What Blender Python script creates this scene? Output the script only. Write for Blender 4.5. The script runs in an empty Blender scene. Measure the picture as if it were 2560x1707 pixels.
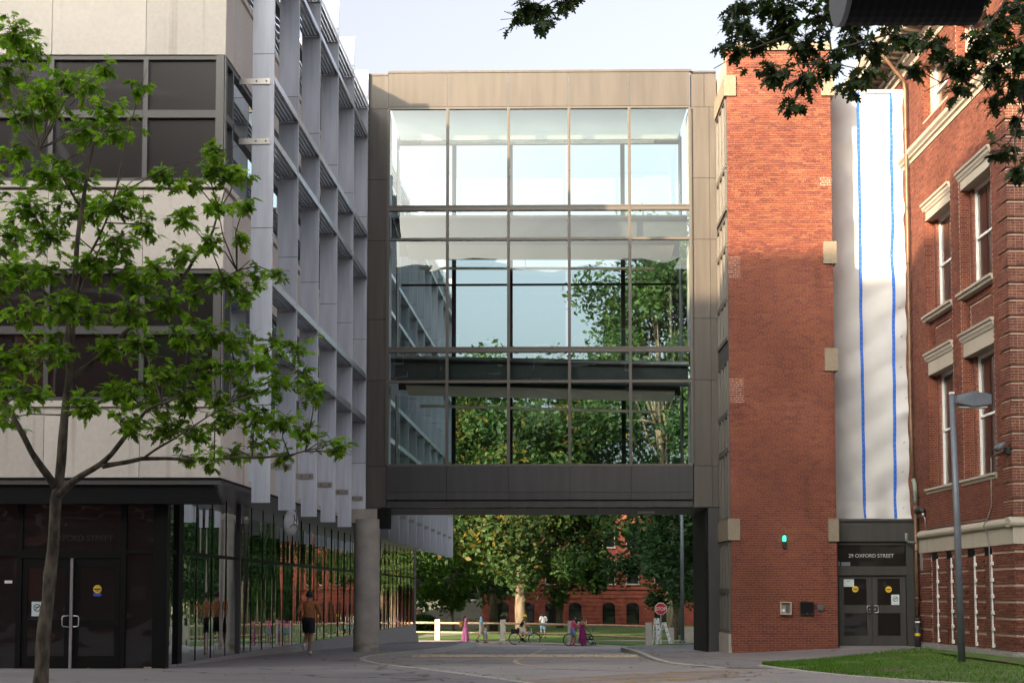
import bpy, bmesh, math, random
from mathutils import Vector, Matrix, Euler
R = math.radians
random.seed(7)
S = bpy.context.scene
col = S.collection
# ---------------------------------------------------------------- camera, sky, sun, exposure
cam_d = bpy.data.cameras.new('camera'); cam = bpy.data.objects.new('camera', cam_d); col.objects.link(cam)
cam.location = (0, 0, 1.65); cam.rotation_euler = (R(93.6), 0, 0)
cam_d.sensor_width = 36; cam_d.lens = 36*3556/2560; cam_d.shift_y = 0.1612
cam_d.clip_start = 0.1; cam_d.clip_end = 3000
S.camera = cam
SUN = Vector((0.60, 0.80, -0.315)).normalized()            # the way the light travels
W = bpy.data.worlds.new('World'); S.world = W; W.use_nodes = True
wn = W.node_tree; bg = wn.nodes['Background']
sky = wn.nodes.new('ShaderNodeTexSky'); sky.sky_type = 'NISHITA'; sky.sun_disc = False
sky.sun_elevation = R(17.5); sky.sun_rotation = math.atan2(-SUN.x, -SUN.y)
sky.air_density = 1.0; sky.dust_density = 9.0; sky.ozone_density = 1.0; sky.altitude = 30
hs = wn.nodes.new('ShaderNodeHueSaturation'); hs.inputs['Saturation'].default_value = 0.40; hs.inputs['Hue'].default_value = 0.525
wn.links.new(sky.outputs[0], hs.inputs['Color']); wn.links.new(hs.outputs[0], bg.inputs[0]); bg.inputs[1].default_value = 0.11
sd = bpy.data.lights.new('sun', 'SUN'); sun = bpy.data.objects.new('sun', sd); col.objects.link(sun)
sd.energy = 2.8; sd.angle = R(0.6); sd.color = (1.0, 0.73, 0.46)
sun.rotation_euler = SUN.to_track_quat('-Z', 'Y').to_euler(); sun.location = (-20, -30, 40)
vs = S.view_settings; vs.view_transform = 'Standard'; vs.look = 'None'; vs.gamma = 1.0; vs.exposure = 2.12
vs.use_curve_mapping = False
S.render.engine = 'CYCLES'
cy = S.cycles; cy.use_denoising = True; cy.max_bounces = 8; cy.transparent_max_bounces = 24
cy.glossy_bounces = 4; cy.diffuse_bounces = 5; cy.caustics_reflective = False; cy.caustics_refractive = False
cy.sample_clamp_indirect = 6
# ---------------------------------------------------------------- materials
def newmat(n):
    m = bpy.data.materials.new(n); m.use_nodes = True
    return m, m.node_tree, m.node_tree.nodes['Principled BSDF']
def noise_col(nt, sc, c1, c2, detail=4, coord='Object', stretch=None, lo=.35, hi=.65):
    tc = nt.nodes.new('ShaderNodeTexCoord'); out = tc.outputs[coord]
    if stretch:
        mp = nt.nodes.new('ShaderNodeMapping'); mp.inputs['Scale'].default_value = stretch
        nt.links.new(out, mp.inputs[0]); out = mp.outputs[0]
    nz = nt.nodes.new('ShaderNodeTexNoise'); nz.inputs['Scale'].default_value = sc; nz.inputs['Detail'].default_value = detail
    nt.links.new(out, nz.inputs['Vector'])
    rp = nt.nodes.new('ShaderNodeValToRGB'); e = rp.color_ramp.elements
    e[0].position = lo; e[0].color = (*c1, 1); e[1].position = hi; e[1].color = (*c2, 1)
    nt.links.new(nz.outputs[0], rp.inputs[0])
    return rp.outputs[0], nz
def mix(nt, a, b, fac, mode='MIX'):
    n = nt.nodes.new('ShaderNodeMix'); n.data_type = 'RGBA'; n.blend_type = mode
    for s, v in ((6, a), (7, b)):
        if isinstance(v, tuple): n.inputs[s].default_value = (*v, 1)
        else: nt.links.new(v, n.inputs[s])
    if isinstance(fac, (int, float)): n.inputs[0].default_value = fac
    else: nt.links.new(fac, n.inputs[0])
    return n.outputs[2]
def bump(nt, b, sc, st, dist=.01, stretch=None, detail=4):
    tc = nt.nodes.new('ShaderNodeTexCoord'); out = tc.outputs['Object']
    if stretch:
        mp = nt.nodes.new('ShaderNodeMapping'); mp.inputs['Scale'].default_value = stretch
        nt.links.new(out, mp.inputs[0]); out = mp.outputs[0]
    nz = nt.nodes.new('ShaderNodeTexNoise'); nz.inputs['Scale'].default_value = sc; nz.inputs['Detail'].default_value = detail
    nt.links.new(out, nz.inputs['Vector'])
    bp = nt.nodes.new('ShaderNodeBump'); bp.inputs['Strength'].default_value = st; bp.inputs['Distance'].default_value = dist
    nt.links.new(nz.outputs[0], bp.inputs['Height']); nt.links.new(bp.outputs[0], b.inputs['Normal'])
def surf(n, c, rough=.6, var=.18, sc=3., metal=0., stretch=None, bmp=0., bsc=40., spec=.5, detail=4):
    m, nt, b = newmat(n)
    c1 = tuple(max(0, x*(1-var)) for x in c); c2 = tuple(min(1, x*(1+var)) for x in c)
    o, _ = noise_col(nt, sc, c1, c2, detail, stretch=stretch)
    nt.links.new(o, b.inputs['Base Color'])
    b.inputs['Roughness'].default_value = rough; b.inputs['Metallic'].default_value = metal
    b.inputs['Specular IOR Level'].default_value = spec
    if bmp: bump(nt, b, bsc, bmp)
    return m
def flat(n, c, rough=.5, metal=0., spec=.5):
    m, nt, b = newmat(n); b.inputs['Base Color'].default_value = (*c, 1); b.inputs['Roughness'].default_value = rough
    b.inputs['Metallic'].default_value = metal; b.inputs['Specular IOR Level'].default_value = spec
    return m
def attr_mat(n, rough=.85, var=.25, sc=30., bmp=.3, bsc=80.):
    m, nt, b = newmat(n)
    a = nt.nodes.new('ShaderNodeAttribute'); a.attribute_name = 'Col'
    o, _ = noise_col(nt, sc, (1-var,)*3, (1+var*.6,)*3)
    w1, _ = noise_col(nt, .5, (.80, .78, .77), (1.06, 1.05, 1.04), 5); w2, _ = noise_col(nt, 2.2, (1, 1, 1), (.70, .67, .66), 6, stretch=(1, 1, .12), lo=.56, hi=.78)
    o = mix(nt, mix(nt, o, w1, 1., 'MULTIPLY'), w2, 1., 'MULTIPLY')
    nt.links.new(mix(nt, a.outputs['Color'], o, 1., 'MULTIPLY'), b.inputs['Base Color'])
    b.inputs['Roughness'].default_value = rough; b.inputs['Specular IOR Level'].default_value = .25
    if bmp: bump(nt, b, bsc, bmp, .004)
    return m
M = {}
def stone_mat(n, c, streak):
    m, nt, b = newmat(n)
    o1, _ = noise_col(nt, .55, tuple(x*.95 for x in c), tuple(x*1.04 for x in c), 5)
    o2, _ = noise_col(nt, 14, (.96,)*3, (1.03,)*3, 5)
    o3, _ = noise_col(nt, 3.6, (1, 1, 1), streak, 6, stretch=(1, 1, .05), lo=.60, hi=.86)
    a = mix(nt, o1, o2, 1., 'MULTIPLY'); a = mix(nt, a, o3, 1., 'MULTIPLY')
    oi = nt.nodes.new('ShaderNodeObjectInfo'); rp = nt.nodes.new('ShaderNodeMapRange')
    rp.inputs['To Min'].default_value = .93; rp.inputs['To Max'].default_value = 1.06
    nt.links.new(oi.outputs['Random'], rp.inputs[0])
    cb = nt.nodes.new('ShaderNodeCombineColor')
    for i in range(3): nt.links.new(rp.outputs[0], cb.inputs[i])
    nt.links.new(mix(nt, a, cb.outputs[0], 1., 'MULTIPLY'), b.inputs['Base Color'])
    b.inputs['Roughness'].default_value = .75; b.inputs['Specular IOR Level'].default_value = .3
    bump(nt, b, 60, .12, .003)
    return m
M['limestone'] = stone_mat('limestone', (.67, .615, .55), (.55, .52, .49))
M['buffstone'] = stone_mat('buff_stone', (.43, .385, .315), (.6, .57, .53))
M['precast'] = surf('precast_concrete', (.25, .205, .15), .9, .3, 60, bmp=.6, bsc=90)
M['concrete'] = surf('concrete', (.42, .38, .33), .85, .14, 2.2, bmp=.15, bsc=40)
M['granite'] = surf('granite', (.30, .28, .27), .7, .3, 25, bmp=.25, bsc=60)
M['lightgranite'] = surf('light_granite', (.42, .39, .35), .8, .22, 30, bmp=.35, bsc=60)
def fin_mat(n, c, rough, metal):
    m, nt, b = newmat(n)
    o, nz = noise_col(nt, 2.0, tuple(x*.86 for x in c), tuple(x*1.08 for x in c), 5, stretch=(3, 3, .25))
    oi = nt.nodes.new('ShaderNodeObjectInfo'); rp = nt.nodes.new('ShaderNodeValToRGB'); e = rp.color_ramp.elements
    e[0].color = (.9, .9, .92, 1); e[1].color = (1.04, 1.03, 1.05, 1); nt.links.new(oi.outputs['Random'], rp.inputs[0])
    nt.links.new(mix(nt, o, rp.outputs[0], 1., 'MULTIPLY'), b.inputs['Base Color'])
    b.inputs['Roughness'].default_value = rough; b.inputs['Metallic'].default_value = metal
    return m
M['fin'] = fin_mat('aluminium_panel', (.70, .74, .81), .5, .08)
M['louver'] = fin_mat('louver_metal', (.55, .57, .60), .35, .7)
M['steel'] = surf('brushed_steel', (.50, .48, .45), .40, .06, 40, metal=1., stretch=(1, 1, 12))
M['frame'] = flat('window_frame', (.12, .118, .116), .45, .3)
M['darkframe'] = flat('dark_frame', (.006, .006, .006), .5, .0, .2)
M['bronze'] = fin_mat('bronze_panel', (.098, .087, .074), .5, .15)
M['bronzeframe'] = flat('bronze_frame', (.12, .108, .095), .45, .2)
M['darkpanel'] = fin_mat('dark_panel', (.058, .057, .058), .5, .15)
M['black'] = flat('black_metal', (.006, .006, .007), .6, 0., .2)
M['blacksoft'] = flat('black_paint', (.02, .02, .02), .6)
M['steelbeam'] = surf('painted_steel', (.045, .055, .057), .6, .15, 3)
M['cream'] = flat('cream_panel', (.82, .70, .54), .55)
m_, nt_, b_ = newmat('brightened_ceiling'); b_.inputs['Base Color'].default_value = (.85, .86, .82, 1); b_.inputs['Roughness'].default_value = .7
tr_ = nt_.nodes.new('ShaderNodeBsdfTranslucent'); tr_.inputs[0].default_value = (.88, .9, .86, 1); mx_ = nt_.nodes.new('ShaderNodeMixShader'); mx_.inputs[0].default_value = .6
nt_.links.new(b_.outputs[0], mx_.inputs[1]); nt_.links.new(tr_.outputs[0], mx_.inputs[2]); nt_.links.new(mx_.outputs[0], nt_.nodes['Material Output'].inputs[0]); M['brightceiling'] = m_  # translucent, so daylight from the added roof opening brightens the ceiling
M['whitepaint'] = surf('white_paint', (.80, .79, .76), .5, .05, 5)
M['alu'] = flat('aluminium', (.6, .6, .62), .35, .9)
M['greypole'] = surf('grey_paint', (.13, .145, .17), .45, .08, 5, metal=.2)
M['copper'] = surf('brown_downpipe', (.17, .10, .06), .45, .2, 4, metal=.3)
M['verdigris'] = surf('verdigris', (.20, .23, .19), .6, .2, 10)
def tarp_mat():
    m, nt, b = newmat('white_tarp')
    o, _ = noise_col(nt, 1.2, (.53, .53, .54), (.58, .575, .57), 4); nt.links.new(o, b.inputs['Base Color'])
    b.inputs['Roughness'].default_value = .7; b.inputs['Specular IOR Level'].default_value = .15
    bump(nt, b, 6.5, .3, .02, (1, 1, .6), 9)
    return m
M['tarp'] = tarp_mat()
M['tape'] = flat('blue_tape', (.015, .13, .60), .45)
M['white'] = flat('white_print', (.8, .8, .8), .6)
M['paper'] = flat('paper', (.62, .72, .72), .6)
M['yellow'] = flat('yellow_sticker', (.75, .50, .03), .5)
M['blue'] = flat('blue_sticker', (.04, .10, .55), .5)
M['red'] = flat('sign_red', (.45, .03, .04), .45)
M['ink'] = flat('dark_ink', (.06, .04, .06), .6)
M['brick'] = attr_mat('brick')
M['mortar'] = surf('mortar', (.47, .345, .265), .95, .15, 30)
M['mortarwhite'] = surf('lime_bloom', (.62, .53, .46), .95, .15, 30)
M['rearbrick'] = surf('rear_brick', (.11, .04, .032), .9, .2, 2)
M['rbrickflat'] = surf('far_brick', (.26, .065, .04), .9, .2, 2)
M['rail'] = surf('timber_rail', (.48, .33, .20), .8, .25, 8, bmp=.3, bsc=20)
M['bark'] = surf('bark', (.095, .078, .056), .95, .55, 9, stretch=(1, 1, .4), bmp=1., bsc=30)
M['barkgrey'] = surf('far_bark', (.15, .12, .085), .95, .35, 5, stretch=(1, 1, .3), bmp=.7, bsc=9)
def leaf_mat(n, c, trans, rough=.45):
    m, nt, b = newmat(n)
    a = nt.nodes.new('ShaderNodeAttribute'); a.attribute_name = 'Col'
    cc = mix(nt, a.outputs['Color'], c, 1., 'MULTIPLY')
    nt.links.new(cc, b.inputs['Base Color']); b.inputs['Roughness'].default_value = rough; b.inputs['Specular IOR Level'].default_value = .35
    t = nt.nodes.new('ShaderNodeBsdfTranslucent')
    nt.links.new(mix(nt, cc, (1.3, 1.5, .5), 1., 'MULTIPLY'), t.inputs[0])
    ms = nt.nodes.new('ShaderNodeMixShader'); ms.inputs[0].default_value = trans
    out = nt.nodes['Material Output']
    nt.links.new(b.outputs[0], ms.inputs[1]); nt.links.new(t.outputs[0], ms.inputs[2]); nt.links.new(ms.outputs[0], out.inputs[0])
    return m
M['leaf'] = leaf_mat('oak_leaf', (.19, .33, .036), .5)
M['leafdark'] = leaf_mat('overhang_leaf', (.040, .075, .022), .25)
M['leaffar'] = leaf_mat('far_leaf', (.050, .100, .032), .35, .6)
def glass_mat(n, tint, base, gain, bst, bsc, stretch, dist=.02):
    m, nt, b = newmat(n); nt.nodes.remove(b)
    tr = nt.nodes.new('ShaderNodeBsdfTransparent'); tr.inputs[0].default_value = (*tint, 1)
    gl = nt.nodes.new('ShaderNodeBsdfGlossy'); gl.inputs['Roughness'].default_value = .0; gl.inputs[0].default_value = (.93, .97, .96, 1)
    fr = nt.nodes.new('ShaderNodeFresnel'); fr.inputs[0].default_value = 1.5
    ma = nt.nodes.new('ShaderNodeMath'); ma.operation = 'MULTIPLY_ADD'; ma.inputs[1].default_value = gain; ma.inputs[2].default_value = base; ma.use_clamp = True
    nt.links.new(fr.outputs[0], ma.inputs[0])
    ms = nt.nodes.new('ShaderNodeMixShader'); nt.links.new(ma.outputs[0], ms.inputs[0])
    nt.links.new(tr.outputs[0], ms.inputs[1]); nt.links.new(gl.outputs[0], ms.inputs[2])
    nt.links.new(ms.outputs[0], nt.nodes['Material Output'].inputs[0])
    class _B: pass
    bb = _B(); bb.inputs = {'Normal': gl.inputs['Normal']}
    bump(nt, bb, bsc, bst, dist, stretch, 1)
    return m
M['bridgeglass'] = glass_mat('bridge_glass', (.80, .90, .89), .06, 1.0, .35, .55, (1, 1, .8), .03)
def mirror_mat(n, dark, base, gain, bst, bsc, stretch, dist, rcol=(.9, .93, .92)):
    m, nt, b = newmat(n)
    b.inputs['Base Color'].default_value = (*dark, 1); b.inputs['Roughness'].default_value = .3
    gl = nt.nodes.new('ShaderNodeBsdfGlossy'); gl.inputs['Roughness'].default_value = .01; gl.inputs[0].default_value = (*rcol, 1)
    fr = nt.nodes.new('ShaderNodeFresnel'); fr.inputs[0].default_value = 1.5
    ma = nt.nodes.new('ShaderNodeMath'); ma.operation = 'MULTIPLY_ADD'; ma.inputs[1].default_value = gain; ma.inputs[2].default_value = base; ma.use_clamp = True
    nt.links.new(fr.outputs[0], ma.inputs[0])
    ms = nt.nodes.new('ShaderNodeMixShader'); nt.links.new(ma.outputs[0], ms.inputs[0])
    nt.links.new(b.outputs[0], ms.inputs[1]); nt.links.new(gl.outputs[0], ms.inputs[2])
    nt.links.new(ms.outputs[0], nt.nodes['Material Output'].inputs[0])
    class _B: pass
    bb = _B(); bb.inputs = {'Normal': gl.inputs['Normal']}
    bump(nt, bb, bsc, bst, dist, stretch, 1)
    return m
M['streetglass'] = mirror_mat('storefront_glass', (.006, .006, .006), .42, 2.2, .6, .9, (1, 1, .16), .05)
M['doorglass'] = mirror_mat('door_glass', (.006, .005, .005), .02, .9, .5, 1.2, (1, 1, 1.5), .04)
M['winglass'] = mirror_mat('window_glass', (.006, .006, .007), .05, 1.1, .5, .7, (1, 1, .7), .03)
M['sideglass'] = mirror_mat('side_window_glass', (.03, .045, .045), .12, 1.8, .3, .8, (1, 1, .7), .03)
# ---------------------------------------------------------------- mesh helpers
class Fr:                                    # a local frame: u along, v outward, z up
    def __init__(s, o, u, v): s.o = Vector((o[0], o[1], 0)); s.u = Vector((u[0], u[1], 0)).normalized(); s.v = Vector((v[0], v[1], 0)).normalized()
    def __call__(s, u, v, z): p = s.o + s.u*u + s.v*v; return (p.x, p.y, z)
ID = Fr((0, 0), (1, 0), (0, 1))
class MB:
    def __init__(s): s.v = []; s.f = []; s.c = []
    def add(s, vs, fs, c=None):
        n = len(s.v); s.v += [tuple(p) for p in vs]; s.f += [tuple(i+n for i in f) for f in fs]
        s.c += [c or (1, 1, 1)]*len(vs); return s
    def box(s, u0, u1, v0, v1, z0, z1, fr=ID, c=None):
        vs = [fr(u, v, z) for z in (z0, z1) for u, v in ((u0, v0), (u1, v0), (u1, v1), (u0, v1))]
        return s.add(vs, [(3, 2, 1, 0), (4, 5, 6, 7), (0, 1, 5, 4), (1, 2, 6, 5), (2, 3, 7, 6), (3, 0, 4, 7)], c)
    def prism(s, poly, d0, d1, f):           # poly in 2-D, f(a, b, d) -> point
        n = len(poly); vs = [f(a, b, d0) for a, b in poly] + [f(a, b, d1) for a, b in poly]
        fs = [tuple(range(n-1, -1, -1)), tuple(range(n, 2*n))] + [(i, (i+1) % n, n+(i+1) % n, n+i) for i in range(n)]
        return s.add(vs, fs)
    def tube(s, pts, rad, n=8, caps=True, c=None):
        pts = [Vector(p) for p in pts]; k = len(pts)
        if isinstance(rad, (int, float)): rad = [rad]*k
        vs = []; ref = None
        for i, p in enumerate(pts):
            t = (pts[min(i+1, k-1)]-pts[max(i-1, 0)]); t = t.normalized() if t.length > 1e-9 else Vector((0, 0, 1))
            if ref is None: ref = Vector((1, 0, 0)) if abs(t.x) < .9 else Vector((0, 1, 0))
            a = (ref - t*ref.dot(t)).normalized(); b = t.cross(a); ref = a
            for j in range(n):
                w = 2*math.pi*j/n; vs.append(p + (a*math.cos(w)+b*math.sin(w))*rad[i])
        fs = [(i*n+j, i*n+(j+1) % n, (i+1)*n+(j+1) % n, (i+1)*n+j) for i in range(k-1) for j in range(n)]
        if caps: fs += [tuple(range(n-1, -1, -1)), tuple(range((k-1)*n, k*n))]
        return s.add(vs, fs, c)
    def lathe(s, prof, o=(0, 0, 0), n=16, axis='z', c=None):
        vs = []; o = Vector(o)
        for r, h in prof:
            for j in range(n):
                w = 2*math.pi*j/n; a, b = r*math.cos(w), r*math.sin(w)
                vs.append(o + Vector((a, b, h) if axis == 'z' else ((h, a, b) if axis == 'x' else (a, h, b))))
        k = len(prof); fs = [(i*n+j, i*n+(j+1) % n, (i+1)*n+(j+1) % n, (i+1)*n+j) for i in range(k-1) for j in range(n)]
        if prof[0][0] > 1e-6: fs.append(tuple(range(n-1, -1, -1)))
        if prof[-1][0] > 1e-6: fs.append(tuple(range((k-1)*n, k*n)))
        return s.add(vs, fs, c)
    def mesh(s, name, smooth=False, colr=False):
        me = bpy.data.meshes.new(name); me.from_pydata(s.v, [], s.f); me.update()
        if colr:
            a = me.color_attributes.new('Col', 'FLOAT_COLOR', 'POINT')
            a.data.foreach_set('color', [x for c in s.c for x in (*c, 1)])
        if smooth: me.polygons.foreach_set('use_smooth', [True]*len(me.polygons))
        return me
    def build(s, name, mat, parent=None, smooth=False, colr=False, **kw):
        me = s.mesh(name, smooth, colr); me.materials.append(M[mat] if isinstance(mat, str) else mat)
        return link(name, me, parent, **kw)
def wloc(o):
    p = Vector(o.location)
    while o.parent: o = o.parent; p += o.location
    return p
def link(name, me, parent=None, loc=None, rot=None, world=True):
    o = bpy.data.objects.new(name, me); col.objects.link(o)
    base = Vector(loc) if loc else Vector((0, 0, 0))
    if rot: o.rotation_euler = rot
    if parent: o.parent = parent; o.location = base - (wloc(parent) if world else Vector((0, 0, 0)))
    else: o.location = base
    return o
def tag(o, label, cat, group=None, kind=None):
    o['label'] = label; o['category'] = cat
    if group: o['group'] = group
    if kind: o['kind'] = kind
    return o
def thing(name, label, cat, loc=(0, 0, 0), group=None):
    o = bpy.data.objects.new(name, None); col.objects.link(o); o.location = loc; o.empty_display_size = .3
    return tag(o, label, cat, group)
def structure(o): o['kind'] = 'structure'; return o
def stuff(o): o['kind'] = 'stuff'; return o
def box(name, mat, parent, u0, u1, v0, v1, z0, z1, fr=ID): return MB().box(u0, u1, v0, v1, z0, z1, fr).build(name, mat, parent)
def copy_tree(o, parent=None):
    c = o.copy(); col.objects.link(c); c.parent = parent
    for ch in list(o.children): copy_tree(ch, c)
    return c
def smooth_by_angle(o, ang=40):
    me = o.data; me.polygons.foreach_set('use_smooth', [True]*len(me.polygons))
    try: me.set_sharp_from_angle(angle=R(ang))
    except Exception: pass
    return o
def lerp_tab(tab, y):
    if y <= tab[0][0]: return tab[0][1]
    for (a, b), (c, d) in zip(tab, tab[1:]):
        if y <= c: return b+(d-b)*(y-a)/(c-a)
    return tab[-1][1]
ROADZ = [(5, .27), (25, .18), (31, .10), (36, .0), (41, -.09), (50, -.32), (60, -.55), (72, -.90), (80, -1.12), (86, -1.15), (400, -1.15)]
LEFTZ = [(5, .30), (25, .20), (29.6, .16), (36, .085), (39, .05), (44, -.04), (55, -.28), (65, -.45), (75, -.72), (80, -.90), (84, -1.0), (400, -1.0)]
RIGHTZ = [(5, .30), (25, .20), (31, .11), (42, -.03), (50, -.18), (60, -.40), (75, -.80), (84, -1.0), (400, -1.0)]
def rz(y): return lerp_tab(ROADZ, y)
def lz(y): return lerp_tab(LEFTZ, y)
def gz(x, y): return lerp_tab(RIGHTZ, y) + .055*max(0, min(4., x-6.2))*max(0, min(1, (y-36)/6))*(1 if y < 50 else max(0, 1-(y-50)/15))
# ---------------------------------------------------------------- the ground
def asphalt(n, c, warm):
    m, nt, b = newmat(n)
    a, _ = noise_col(nt, .12, tuple(x*.82 for x in c), tuple(x*1.16 for x in c), 5)
    p, _ = noise_col(nt, 160, (.72,)*3, (1.3,)*3, 2)
    q, _ = noise_col(nt, .9, (1, 1, 1), warm, 6, lo=.5, hi=.72)
    vo = nt.nodes.new('ShaderNodeTexVoronoi'); vo.feature = 'DISTANCE_TO_EDGE'; vo.inputs['Scale'].default_value = .13
    tc = nt.nodes.new('ShaderNodeTexCoord'); nw = nt.nodes.new('ShaderNodeTexNoise'); nw.inputs['Scale'].default_value = .8; nw.inputs['Detail'].default_value = 5
    ad = nt.nodes.new('ShaderNodeMix'); ad.data_type = 'RGBA'; ad.blend_type = 'LINEAR_LIGHT'; ad.inputs[0].default_value = .9
    nt.links.new(tc.outputs['Object'], ad.inputs[6]); nt.links.new(nw.outputs['Color'], ad.inputs[7]); nt.links.new(tc.outputs['Object'], nw.inputs[0])
    nt.links.new(ad.outputs[2], vo.inputs['Vector'])
    cr = nt.nodes.new('ShaderNodeValToRGB'); e = cr.color_ramp.elements; e[0].position = .001; e[0].color = (.30, .30, .31, 1); e[1].position = .008; e[1].color = (1, 1, 1, 1)
    nt.links.new(vo.outputs['Distance'], cr.inputs[0])
    x = mix(nt, a, p, 1., 'MULTIPLY'); x = mix(nt, x, q, 1., 'MULTIPLY'); x = mix(nt, x, cr.outputs[0], 1., 'MULTIPLY')
    nt.links.new(x, b.inputs['Base Color']); b.inputs['Roughness'].default_value = .82; b.inputs['Specular IOR Level'].default_value = .35
    bump(nt, b, 120, .5, .006)
    return m
M['asphalt'] = asphalt('asphalt', (.32, .298, .285), (.84, .84, .84))
M['pave'] = asphalt('pavement_asphalt', (.245, .228, .226), (.80, .82, .85))
M['walk'] = asphalt('concrete_walk', (.33, .30, .26), (.86, .86, .86))
M['grassground'] = surf('turf', (.07, .14, .018), .95, .35, 2.5, bmp=.8, bsc=25)
def turf_mat():
    m, nt, b = newmat('bed_turf')
    o, _ = noise_col(nt, 2.5, (.05, .10, .014), (.09, .17, .02), 5); d, _ = noise_col(nt, .45, (0, 0, 0), (1, 1, 1), 5, lo=.56, hi=.68)
    nt.links.new(mix(nt, o, (.10, .07, .045), d), b.inputs['Base Color']); b.inputs['Roughness'].default_value = .95
    bump(nt, b, 25, .8)
    return m
M['bedturf'] = turf_mat(); M['kerbgranite'] = surf('kerb_granite', (.44, .42, .38), .8, .25, 20, bmp=.35, bsc=50)
M['earth'] = surf('earth', (.08, .09, .04), .95, .3, .3)
def sheet(name, mat, ys, xl, xr, zf, nx=10):
    b = MB(); vs = []; fs = []
    for y in ys:
        for i in range(nx+1):
            x = xl(y)+(xr(y)-xl(y))*i/nx; vs.append((x, y, zf(x, y)))
    for j in range(len(ys)-1):
        for i in range(nx):
            a = j*(nx+1)+i; fs.append((a, a+1, a+nx+2, a+nx+1))
    return b.add(vs, fs).build(name, mat)
def ysm(a, b, n): return [a+(b-a)*i/n for i in range(n+1)]
structure(MB().add([(-1500, -1500, -1.6), (1500, -1500, -1.6), (1500, 1500, -1.6), (-1500, 1500, -1.6)], [(0, 1, 2, 3)]).build('ground', 'earth'))
road = structure(sheet('road', 'asphalt', ysm(-16, 76, 92), lambda y: -45, lambda y: 45, lambda x, y: rz(y), 8))
street = structure(sheet('street', 'asphalt', ysm(76, 85.6, 10), lambda y: -120, lambda y: 120, lambda x, y: rz(y), 8))
KL = [(10, 5.5), (22, 1.1), (25.7, -.3), (28, -1.16), (30, -1.92), (31.8, -2.76), (34.5, -3.5), (36.9, -3.79), (38.5, -3.78), (40.9, -3.55), (45.6, -2.92), (55.6, -2.3), (70, -1.95), (78, -1.9)]
KR = [(30.6, 5.0), (30.8, 4.5), (32, 4.13), (34.7, 3.69), (39, 3.7), (46, 3.95), (54, 4.1), (57, 4.5), (60, 5.4), (64, 7.5), (70, 14), (74, 26)]
pave_l = structure(sheet('pavement', 'pave', ysm(10, 78, 90), lambda y: -45, lambda y: lerp_tab(KL, y), lambda x, y: lz(y), 6))
pave_r = structure(sheet('pavement', 'pave', ysm(30.6, 74, 60), lambda y: lerp_tab(KR, y), lambda y: 46, gz, 24))
def kerb_run(parent, tab, zf, ya, yb, step, side, low=.25, w=.15):
    y = ya; k = 0
    while y < yb-.05:
        y2 = min(y+step*random.uniform(.9, 1.1), yb)
        p = Vector((lerp_tab(tab, y), y, 0)); q = Vector((lerp_tab(tab, y2), y2, 0)); d = (q-p).normalized(); n = Vector((d.y, -d.x, 0))*side
        p = p + d*.006; q = q - d*.006
        zp, zq = zf(p.x, p.y)+.006, zf(q.x, q.y)+.006
        a, b2, c, e = p - n*w, p + n*.01, q + n*.01, q - n*w
        vs = [(a.x, a.y, zp-low), (b2.x, b2.y, zp-low), (c.x, c.y, zq-low), (e.x, e.y, zq-low), (a.x, a.y, zp), (b2.x, b2.y, zp), (c.x, c.y, zq), (e.x, e.y, zq)]
        MB().add(vs, [(3, 2, 1, 0), (4, 5, 6, 7), (0, 1, 5, 4), (1, 2, 6, 5), (2, 3, 7, 6), (3, 0, 4, 7)]).build('kerb_stone', 'kerbgranite', parent)
        y = y2
kerb_run(pave_l, KL, lambda x, y: lz(y), 22, 36.9, 1.2, 1)
kerb_run(pave_l, KL, lambda x, y: lz(y), 36.9, 78, 1.9, 1, .4)
kerb_run(pave_r, KR, gz, 30.8, 66, 1.9, -1, .4)
# far walk, lawn, path
structure(sheet('pavement', 'walk', [85.6, 86.5, 88.2], lambda y: -120, lambda y: 120, lambda x, y: -1.02, 4))
lawn = structure(sheet('lawn', 'grassground', ysm(88.2, 150, 20), lambda y: -120, lambda y: 120, lambda x, y: -1.0-.004*(y-88.2), 8))
structure(sheet('path', 'walk', ysm(92, 112, 8), lambda y: -9.5+.28*(y-92), lambda y: -6.2+.28*(y-92), lambda x, y: -1.0-.004*(y-88.2)+.012, 2))
structure(sheet('lawn', 'grassground', ysm(60, 75.6, 12), lambda y: 6.2+(max(0, y-62))*.25, lambda y: 40, lambda x, y: gz(x, y)+.03, 6))
# threshold strip across the drive, faded markings
def paint_mat(n, c, lo, hi):
    m, nt, b = newmat(n)
    o, nz = noise_col(nt, 9, (.13, .12, .12), c, 6, lo=lo, hi=hi)
    nt.links.new(o, b.inputs['Base Color']); b.inputs['Roughness'].default_value = .8
    return m
M['paintyellow'] = paint_mat('worn_yellow_paint', (.55, .32, .09), .30, .50)
M['paintpale'] = paint_mat('worn_pale_paint', (.55, .46, .33), .26, .48)
b = MB(); n = 26
prof = [(-.30, .0), (-.2, .05), (.0, .075), (.2, .05), (.30, .0)]
vs = []; fs = []
for i in range(n+1):
    x = -2.85+6.45*i/n; y0 = 41.1 + .35*math.sin(i/n*math.pi)
    for (dy, dz) in prof: vs.append((x, y0+dy, rz(y0+dy)+dz+.004))
for i in range(n):
    for j in range(4): a = i*5+j; fs.append((a, a+5, a+6, a+1))
structure(b.add(vs, fs).build('speed_hump', 'paintpale', None, smooth=True))
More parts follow.
